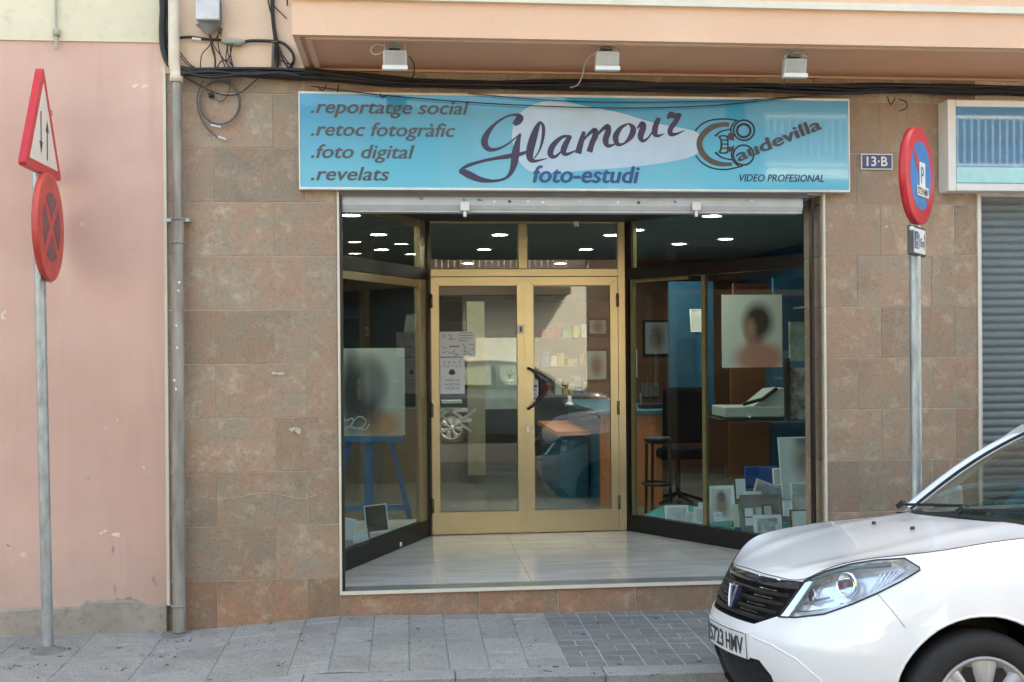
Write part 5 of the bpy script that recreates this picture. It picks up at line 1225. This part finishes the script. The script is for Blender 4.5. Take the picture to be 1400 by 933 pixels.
    if plate:
        def P3(u, v, o=.0130):   # u along the plate from its left as one reads it, metres
            s = .262 - u   # reading from in front: left end is the car's right
            s = -.232 + u * .988
            b_ = S3(s, .502, o); return Vector((b_.x, b_.y, z0 + v))
        MB().add([P3(.006 + .034 * i / 2, .006) for i in range(3)] + [P3(.006 + .034 * i / 2, .102) for i in range(3)], [(0, 1, 4, 3), (1, 2, 5, 4)]).build('blue_strip', plain('euro_blue', (.03, .05, .30), .3), po, fix=False)
        for txt, u0, u1 in (('5723', .062, .282), ('HMV', .318, .500)):
            cu = bpy.data.curves.new('t', 'FONT'); cu.body = txt; cu.size = 1; cu.resolution_u = 3; cu.offset = .012
            o = bpy.data.objects.new('t', cu); COL.objects.link(o); dgp = bpy.context.evaluated_depsgraph_get(); me = bpy.data.meshes.new_from_object(o.evaluated_get(dgp)); bpy.data.objects.remove(o)
            x0_ = min(v.co.x for v in me.vertices); x1_ = max(v.co.x for v in me.vertices)
            MB().add([P3(u0 + (v.co.x - x0_) / (x1_ - x0_) * (u1 - u0), .017 + v.co.y * .077 / .73, .0145) for v in me.vertices], [tuple(p_.vertices) for p_ in me.polygons]).build('lettering', BLKP, po, fix=False)
        MB().tube(ed, .0022, 4, closed=True).build('plate_rim', SEAM, po)
    # wheel arches: liner and lip, wheels
    for xc, AR in ((0, ARF), (-2.59, ARR)):
        for sg_ in (1, -1):
            lipP = [(s * sg_, z) for s, z in AR if z > ZB0]
            MB().tube([S3(s, z, -.004) for s, z in lipP], .007, 6).build('arch_lip', body_mat, body)
            ln = MB(); a_ = [S3(s, z, -.006) for s, z in lipP]; b__2 = [Vector((p.x, sg_ * .50, p.z + .015)) for p in a_]; ln.grid([a_, b__2]); ln.build('wheel_well', BLACKP, body, fix=False)
            MB().poly([(xc - .40, sg_ * .50, .17), (xc + .40, sg_ * .50, .17), (xc + .40, sg_ * .50, .72), (xc - .40, sg_ * .50, .72)], (0, -sg_, 0), .01).build('inner_panel', BLACKP, body)
            wh = thing('wheel', None, None, (xc, sg_ * .76, .308)); wh.parent = root; wh.location = (xc, sg_ * .76, .308); c = Vector((xc, sg_ * .76, .308))
            yo = sg_
            ty = [(.205, -.085), (.225, -.093), (.275, -.095), (.300, -.080), (.309, -.05), (.310, 0), (.309, .05), (.300, .082), (.275, .097), (.235, .098), (.210, .088), (.203, .075)]
            MB().lathe([(r_, h * yo) for r_, h in ty], c, 'y', 48).build('tyre', TYRE, wh)
            MB().lathe([(r_, h * yo) for r_, h in [(.204, .078), (.212, .090), (.207, .096), (.196, .092), (.186, .070), (.10, .062), (.0005, .062)]], c, 'y', 48).build('rim', HUB, wh)
            bkk = MB(); 
            for q in range(7):
                a0 = 2 * math.pi * (q + .35) / 7; pts = [(.075, -.13), (.170, -.17), (.183, 0), (.170, .17), (.075, .13)]
                bkk.poly([c + Vector((r_ * math.cos(a0 + d_), yo * .0705, r_ * math.sin(a0 + d_))) for r_, d_ in pts], (0, yo, 0), .002)
            bo_ = bkk.build('rim_opening', BLACKP, wh); 
            sp2 = MB()
            for q in range(7):
                a0 = 2 * math.pi * (q + .85) / 7
                A1 = []; 
                for r_, wd, h in ((.03, .30, .088), (.08, .28, .094), (.13, .30, .096), (.185, .30, .092), (.200, .28, .090)):
                    A1.append([c + Vector((r_ * math.cos(a0 + d_ * wd), yo * (h - (.022 if abs(d_) == 1 else 0)), r_ * math.sin(a0 + d_ * wd))) for d_ in (-1, -.7, -.15, 0, .15, .7, 1)])
                    A1[-1][3] = A1[-1][3] - Vector((0, yo * .005, 0))
                sp2.grid(A1)
            sp2.lathe([(r_, h * yo) for r_, h in [(.055, .088), (.045, .100), (.0005, .102)]], c, 'y', 24)
            sp2.build('wheel_cover', HUB, wh, fix=False)
    # greenhouse
    zt_ = lambda x: smooth_tab([(-3.0, 1.38), (-2.6, 1.47), (-1.9, 1.525), (-1.5, 1.505), (-1.12, 1.455)], x)
    ywt = .575
    Wb = [crn[0]] + crn[1:-1] + [crn[-1]]; n_ = len(Wb)
    yb = [(-1 + 2 * i / 16) for i in range(17)]
    base = [Vector((-.345 - .17 * abs(v) ** 2.2, v * .70, 1.025 - .030 * v * v)) for v in yb]; topw = [Vector((-1.10 - .08 * v * v, v * .555, 1.455 - .045 * v * v)) for v in yb]
    rows = []
    for j in range(9):
        t = j / 8; rows.append([base[i].lerp(topw[i], t) + Vector((.0, 0, .035 * math.sin(math.pi * t))) for i in range(17)])
    MB().grid(rows).build('windscreen', WGLASS, root)
    for i in (0, 16):
        P = [r[i] for r in rows]; MB().tube([p + Vector((0, .022 * (1 if i else -1), .004)) for p in P], .030, 8).build('pillar', body_mat, root)
    for i, q in ((0, .006), (-1, -.006)): MB().tube([r[i] + Vector((.006, q, .004)) for r in rows], .010, 5).build('windscreen_seal', BLACKP, root)
    # cowl and wipers
    cw = MB().grid([[Vector(p) - Vector((0, 0, .004)) for p in crn], [crn[i].lerp(Vector((-.345 - .17 * abs(v_) ** 2.2 + .02, v_ * .72, 1.012 - .030 * v_ * v_)), 1.0) for i, v_ in ((i, -1 + 2 * i / (n_ - 1)) for i in range(n_))], [Vector((-.40 - .17 * abs(v_) ** 2.2, v_ * .70, 1.0)) for v_ in (-1 + 2 * i / (n_ - 1) for i in range(n_))]]); cw.build('cowl', BLACKP, root, fix=False)
    for y0_, y1_ in ((.15, .60), (-.45, .10)):
        wp = MB().tube([(-.345 - .17 * abs(y0_) ** 2.2 + .01, y0_, 1.04), (-.37, (y0_ + y1_) / 2, 1.05), (-.46 if y1_ > .3 else -.40, y1_, 1.055)], .008, 6); wp.tube([(-.33, y0_ - .02, 1.03), (-.345, y0_ + .02, 1.055)], .014, 6); wp.build('wiper', BLACKP, root)
    for y_ in (.20, -.20): 
        zh = rows and 0; MB().lathe([(.0005, .004), (.006, .003), (.011, -.010)], (-.07, y_, .975), n=10).box((-.080, y_ - .006, .966), (-.062, y_ + .006, .980), bev=.003).build('washer_nozzle', BLACKP, root)
    # roof and sides
    rx = frange(-1.09, -2.72, .12); rf = []
    for x in rx: rf.append([Vector((x - .08 * v * v * (1 if x > -1.5 else 0), v * .56, zt_(x) - .05 * v * v)) for v in yb])
    rf[0] = [p + Vector((0, 0, 0)) for p in topw]; MB().grid(rf).build('roof', body_mat, root)
    for sg_ in (1, -1):
        def side(x, z):
            s = s_at_x(x); b = S3(s * sg_, E_(s)); zt2 = (zt_(x) - .05) if x < -1.09 else 1.44
            t = (z - b.z) / max(.05, zt2 - b.z); return Vector((x, sg_ * (abs(b.y) + (.56 - abs(b.y)) * t + .02 * math.sin(math.pi * max(0, min(1, t)))), z))
        W1 = [(-.66, 1.0), (-1.14, 1.405), (-1.66, 1.43), (-1.66, 1.0)]; W2 = [(-1.74, 1.0), (-1.74, 1.43), (-2.38, 1.40), (-2.52, 1.12), (-2.48, 1.02)]
        xsR = frange(-1.13, -2.75, .12)
        O = [(-.47, .972)] + [(-1.10, 1.438)] + [(x, zt_(x) - .05) for x in xsR] + [(-3.0, 1.05)] + [(x, E_(s_at_x(x))) for x in frange(-2.9, -.55, .15)]
        cdt_patch(resample(O, .06), [resample(W1, .06), resample(W2, .06)], side, frange(-3, -.5, .1), frange(1., 1.5, .08)).build('side_frame', body_mat, root, fix=False)
        for Wd in (W1, W2): cdt_patch(resample(Wd, .08), [], side, frange(-3, -.5, .15), frange(1., 1.5, .1)).build('side_window', WGLASS, root, fix=False)
        mm = S3(sg_ * s_at_x(-.80), .96); mr = MB().box(mm + Vector((-.04, -.02 if sg_ < 0 else .02, .03)), mm + Vector((.06, sg_ * .20, .16)), bev=.025); mo_ = mr.build('mirror', body_mat, root)
        MB().box((-1.40, sg_ * .868, .80), (-1.55, sg_ * .895, .835), bev=.008).build('door_handle', BLACKP, root)
        MB().box((-3.17, sg_ * .62, .78), (-3.05, sg_ * .80, 1.02), bev=.03).build('tail_light', TAIL, root)
    hb = [[Vector((-2.72, v * .56, zt_(-2.72) - .05 * v * v)) for v in yb], [Vector((-2.95, v * .62, 1.2)) for v in yb], [Vector((-3.08, v * .70, 1.045)) for v in yb]]
    MB().grid(hb).build('rear_window', WGLASS, root)
    dk_ = MB(); dk_.grid([[S3(SMAX - .001, 1.05).lerp(S3(-SMAX + .001, 1.05), .5) + Vector((.0, v * .6, .0)) for v in yb], [Vector((-3.06, v * .72, 1.045)) for v in yb]]); dk_.build('tailgate_top', body_mat, root)
    # cabin
    MB().poly([(-.42, .68, .99), (-.42, -.68, .99), (-.95, -.68, .97), (-.95, .68, .97)][::-1], (0, 0, -1), .25).build('dashboard', DASH, root)
    MB().box((.55, -.7, .16), (-2.95, .7, .30)).build('underbody', BLACKP, root)
    sw = Vector((-1.05, .36, .98)); MB().tube([sw + Vector((.10 * math.sin(t) * .6, .18 * math.cos(t), .17 * math.sin(t))) for t in [k * math.pi / 10 for k in range(20)]], .014, 6, closed=True).build('steering_wheel', DASH, root)
    for y_ in (.36, -.36):
        se = MB().box((-1.55, y_ - .23, .50), (-1.10, y_ + .23, .66), bev=.04).box((-1.72, y_ - .22, .62), (-1.58, y_ + .22, 1.15), bev=.05).box((-1.74, y_ - .12, 1.17), (-1.64, y_ + .12, 1.34), bev=.04); se.build('seat', SEATF, root)
    MB().box((-2.55, -.6, .5), (-2.35, .6, 1.12), bev=.05).build('rear_seat', SEATF, root)
    MB().tube([(-1.03, 0, 1.44), (-1.03, 0, 1.39)], .01, 6).box((-1.05, -.11, 1.33), (-1.02, .11, 1.39), bev=.01).build('rear_mirror', BLACKP, root)

def car_matrix(pos, yaw, rl, pt, flip=False):
    F = Vector((-math.cos(yaw), -math.sin(yaw), 0)); Lv = Vector((math.sin(yaw), -math.cos(yaw), 0)); U = Vector((0, 0, 1))
    L2 = Lv * math.cos(rl) + U * math.sin(rl); U2 = U * math.cos(rl) - Lv * math.sin(rl)
    F2 = F * math.cos(pt) + U2 * math.sin(pt); U3 = U2 * math.cos(pt) - F * math.sin(pt)
    m = Matrix((F2, L2, U3)).transposed().to_4x4(); m.translation = Vector(pos); return m
car = thing('parked_car', 'white hatchback parked at the kerb, number plate 5723 HMV', 'car', mat=car_matrix((2.225, -2.02, -.135), R(1.2), R(5.7), R(-.7)))
make_car(car, paint('white_car_paint', (.82, .84, .86)))

# ------------------------------------------------------------------ across the street (seen only as reflections)
DKP = paint('dark_car_paint', (.030, .045, .06))
def recolour(o, src):
    for ch in o.children:
        if ch.type == 'MESH' and ch.data.materials and ch.data.materials[0] == src:
            ch.data = ch.data.copy(); ch.data.materials[0] = DKP
        recolour(ch, src)
wp_ = bpy.data.materials['white_car_paint']
c2_ = copy_tree(car); c2_.matrix_world = car_matrix((3.4, -10.1, -.10), R(180), R(-1), 0); recolour(c2_, wp_)
tag(c2_, 'dark car parked across the street, mirrored in the shop doors', 'car')
tag(MB().box((-40, -14, -.25), (40, -11.2, 0.0)).box((-40, -11.2, -.25), (40, -11.05, .0)).build('far_pavement', plain('far_paving', (.30, .29, .27), .85, var=.15), ), kind='structure')
tag(MB().grid([[Vector((x, y, z)) for x in (-60, 0, 60)] for y, z in [(-9.6, -.12), (-11.3, -.14)]], False).build('road', ASPH), kind='structure')
OY = -12.6
FARW = dirty('sunny_render', (.34, .27, .20), (.40, .32, .24), (.28, .22, .17), .8, lo=.6, hi=.85, bs=.1); FARP = dirty('pale_render', (.70, .70, .64), (.78, .77, .70), (.62, .60, .54), .8, lo=.6, hi=.85, bs=.1)
ob = thing('far_building', 'sunlit building across the street, mirrored in the shop glass', 'building', (0, OY, 0))
MB().box((-30, OY - 8, -.2), (-4, OY, 5.9)).build('wall', FARW, ob)
MB().box((-4, OY - 8, -.2), (1.2, OY, 5.9)).build('wall', dirty('umber_far_render', (.10, .075, .055), (.13, .10, .07), (.08, .06, .045), .8, bs=.1), ob)
MB().box((1.2, OY - 8, -.2), (3.9, OY - .02, 2.95)).build('wall', FARP, ob)
MB().box((1.2, OY - 8, 2.95), (3.9, OY - .03, 5.9)).build('wall', dirty('dark_far_render', (.16, .13, .11), (.20, .16, .13), (.12, .10, .09), .8, bs=.1), ob)
MB().box((3.9, OY - 8, -.2), (30, OY, 7.2)).build('wall', dirty('brown_render', (.09, .06, .045), (.12, .08, .06), (.07, .05, .04), .8, bs=.1), ob)
DOORF = plain('dark_far_door', (.05, .045, .04), .5); 
for x in (-11, -7.6, -3.6, -.4, 6.4, 9.6, 13.2): 
    w2 = MB().box((x - .9, OY, 0), (x + .9, OY + .03, 2.4)).build('door', DOORF, ob)
for x in range(-12, 16, 3):
    for z in (3.9,): w2 = MB().box((x - .6, OY, z), (x + .6, OY + .04, z + 1.6)).build('window', plain('far_window', (.06, .08, .09), .15), ob)
for x0_, x1_, z in ((-9, -2, 3.3), (-1.5, 3.45, 2.75), (6.2, 13.5, 4.55)):
    pr_d = .9 if z > 3 else .62; bx_ = MB().box((x0_, OY, z), (x1_, OY + pr_d, z + .16)).build('balcony', FARP if z > 3 else bpy.data.materials['umber_far_render'], ob)
    rl_ = MB().box((x0_, OY + pr_d - .06, z + 1.05), (x1_, OY + pr_d - .02, z + 1.1)).box((x0_, OY + pr_d - .06, z + .22), (x1_, OY + pr_d - .02, z + .26)).build('rail', WHITEM, bx_)
    x = x0_ + .05
    br_ = MB().box((x, OY + pr_d - .05, z + .26), (x + .02, OY + pr_d - .03, z + 1.05)).build('baluster', WHITEM, bx_); me_ = br_.data
    while x < x1_ - .2:
        x += .13; inst('baluster', me_, (x, OY + pr_d - .04, z + .655), bx_)

# ------------------------------------------------------------------ clutter deeper in the shop
WALLP = [(2.28, 1.25, .30, .40), (2.66, 1.30, .24, .34), (2.30, 1.80, .26, .22), (2.65, 1.82, .22, .26), (3.02, 1.55, .34, .44), (3.45, 1.30, .26, .36), (3.46, 1.78, .28, .22)]
wdesc = ['square', 'tall', 'wide upper-left', 'upper small', 'largest', 'right-hand tall', 'upper right wide']
for i, (x, z, w_, h_) in enumerate(WALLP):
    t = thing('framed_print', wdesc[i] + ' framed print hung on the brown partition deep in the shop', 'print', (x, 6.17, z), 'framed prints on the brown partition')
    MB().box((x - w_ / 2, 6.17, z), (x + w_ / 2, 6.195, z + h_)).build('frame', FRW if i % 2 else BLACKM, t)
    MB().box((x - w_ / 2 + .03, 6.160, z + .03), (x + w_ / 2 - .03, 6.171, z + h_ - .03)).build('print', fuzzy('wall_print', ((.5, .5, .46, 1), (.35, .42, .48, 1), (.45, .36, .30, 1))[i % 3], [(0, 0, w_ * .22, h_ * .3, .5, (.2, .13, .1))]), t)
BOXC = [plain('red_box', (.30, .03, .03), .5), plain('yellow_box', (.55, .38, .05), .5), plain('white_box_card', (.6, .6, .58), .5), plain('blue_box_card', (.03, .12, .35), .5), plain('green_box', (.05, .22, .12), .5), plain('grey_box', (.2, .2, .21), .5)]
shn = 0
for z in (1.05, 1.42, 1.79):
    s_h = single(MB().box((1.72, 7.30, z - .03), (3.1, 7.6, z)), 'wall_shelf', BLACKM, {1.05: 'lowest', 1.42: 'middle', 1.79: 'highest'}[z] + ' black wall shelf with film boxes at the back of the shop', 'shelf', 'back shelves')
    names_ = ['leftmost', 'second', 'third', 'fourth', 'fifth', 'sixth', 'seventh', 'eighth', 'ninth', 'tenth', 'eleventh', 'twelfth', 'thirteenth']; kx = 0
    x = 1.76; rr_ = random.Random(int(z * 100))
    while x < 3.0:
        w_ = rr_.uniform(.06, .14); h_ = rr_.uniform(.08, .24); bc_ = rr_.choice(BOXC)
        single(MB().box((x, 7.34, z), (x + w_, 7.5, z + h_)), 'film_box', bc_, names_[min(kx, 12)] + ' carton from the left, ' + bc_.name.split('_')[0] + ', on the ' + {1.05: 'lowest', 1.42: 'middle', 1.79: 'highest'}[z] + ' back shelf', 'box', 'cartons on the back shelves'); kx += 1; x += w_ + rr_.uniform(.01, .05)
single(MB().box((X0 + .05, DY + .30, 2.07), (X1 - .06, DY + .42, 2.30)), 'blind_box', BLACKM, 'long black blind box just inside above the glass doors', 'blind')
# ------------------------------------------------------------------ smudges, litter and more display stock
def smudge(name, px, py, w_, h_, mat, parent, y, seed):
    r0 = random.Random(seed); q = at(px, py, y)
    for k in range(3):
        c = q + Vector((r0.uniform(-.5, .5) * w_, 0, r0.uniform(-.5, .5) * h_))
        MB().poly([c + Vector((math.cos(t) * w_ * r0.uniform(.15, .5), -.0002 * k, math.sin(t) * h_ * r0.uniform(.15, .5))) for t in [i * math.pi / 5 for i in range(10)]], (0, -1, 0), .0004).build(name, mat, parent)
LS = plain('pale_wall_smear', (.52, .46, .38), .9, var=.2, scale=60); PS = plain('cream_paint_chip', (.74, .64, .53), .9); GS = plain('grey_wall_scuff', (.34, .26, .22), .9)
for i, (px_, py_, a, b) in enumerate(((378, 512, .07, .02), (404, 590, .05, .04), (1210, 310, .03, .01))): smudge('smear', px_, py_, a, b, LS, sb, -.0065, i)
for i, (px_, py_, a, b) in enumerate(((183, 118, .035, .03), (199, 119, .03, .03), (156, 731, .05, .025), (141, 728, .03, .02), (172, 826, .10, .06), (197, 640, .015, .015), (4, 432, .03, .05), (160, 575, .01, .01))): smudge('paint_chip', px_, py_, a, b, PS if py_ < 800 else PLINTH, pb, -.0015, i + 20)
for i, (px_, py_, a, b) in enumerate(((155, 755, .012, .06), (158, 808, .012, .05), (12, 745, .02, .015), (120, 655, .02, .01), (210, 793, .02, .05), (166, 577, .008, .012))): smudge('scuff', px_, py_, a, b, GS, pb, -.0012, i + 40)
LEAF = plain('dry_litter', (.07, .06, .045), .9, var=.4, scale=50)
def ground_pt(px, py):
    d_ = at(px, py, 0) - CAM; t = (0 - CAM.z) / d_.z; q = CAM + d_ * t; q.z = gz(q.x, q.y); return q
lit = MB(); r0 = random.Random(3)
for px_, py_, n_, sp in ((40, 900, 9, .09), (52, 878, 10, .10), (88, 878, 8, .08), (208, 886, 10, .12), (240, 868, 8, .10), (420, 905, 10, .2), (500, 870, 8, .4), (640, 880, 8, .4), (710, 855, 3, .05), (750, 916, 5, .05), (820, 917, 5, .06), (890, 919, 4, .05), (950, 900, 4, .05), (300, 880, 10, .5), (130, 905, 10, .5), (330, 855, 6, .2), (560, 850, 5, .5), (880, 845, 6, .6)):
    q = ground_pt(px_, py_)
    for k in range(n_):
        c = q + Vector((r0.uniform(-1, 1) * sp, r0.uniform(-.25, .25) * sp, 0)); c.z = gz(c.x, c.y) + .003; a = r0.uniform(0, 3.1); l = r0.uniform(.004, .016); w_ = r0.uniform(.2, .6) * l
        if c.y > -.01: continue
        u = Vector((math.cos(a), math.sin(a), 0)); v = Vector((-u.y, u.x, 0))
        lit.add([c - u * l, c + v * w_, c + u * l, c - v * w_, c + Vector((0, 0, .004))], [(0, 1, 4), (1, 2, 4), (2, 3, 4), (3, 0, 4)])
lo_ = lit.build('litter', LEAF); tag(lo_, 'dry crumbs and leaf litter scattered on the pavement', 'litter', kind='stuff')
# extra stock in the right window
extra = [(1044, 690, 1058, 716, 'small dark-edged print between the album and the taupe frame', WOODB, PICG, .26), (990, 684, 1002, 700, 'white box behind the beige portrait', FRW, PAPER, .34), (1008, 655, 1020, 682, 'white narrow card standing left of the album', PAPER, PAPER, .36), (938, 700, 949, 716, 'white cube-like card between the two small frames', PAPER, PICG, .10), (1058, 640, 1072, 664, 'pale print standing just left of the tall canvas', FRW, PICG, .60), (1072, 684, 1084, 706, 'pale frame beside the taupe multi-photo frame', FRW, PAPER, .20)]
for x0_, y0_, x1_, y1_, lab, f1, p1, dp_ in extra:
    DEPTH[(x0_, y0_)] = dp_; photo(x0_, y0_, x1_, y1_, 1., lab, f1, p1, 2)
for i, (px_, py_, w_, h_, d_, mt) in enumerate(((1010, 722, .035, .05, .05, BLUB), (1003, 716, .03, .04, .08, plain('aqua_box', (.05, .40, .42), .4)), (994, 722, .04, .03, .05, plain('aqua_box', (.05, .4, .4))), (963, 720, .03, .02, .05, plain('aqua_box', (.05, .4, .4))), (1064, 722, .03, .09, .22, FRW))):
    Yv = glassY(px_) + d_; q = at(px_, py_, Yv); single(MB().box((q.x - w_ / 2, Yv, pt0), (q.x + w_ / 2, Yv + w_, pt0 + h_), bev=.003), 'small_box', mt, ('deep blue', 'aqua', 'low aqua', 'flat aqua leftmost', 'white upright')[i] + ' little box among the frames in the right window', 'box')
# shelves of goods on the far right wall of the shop
for z in (1.35, 1.75, 2.05):
    single(MB().box((3.80, 1.2, z - .02), (4.05, 4.2, z)), 'wall_shelf', plain('glass_green_shelf', (.10, .20, .19), .15), {1.35: 'lowest', 1.75: 'middle', 2.05: 'highest'}[z] + ' greenish shelf on the blue wall behind the portrait', 'shelf')
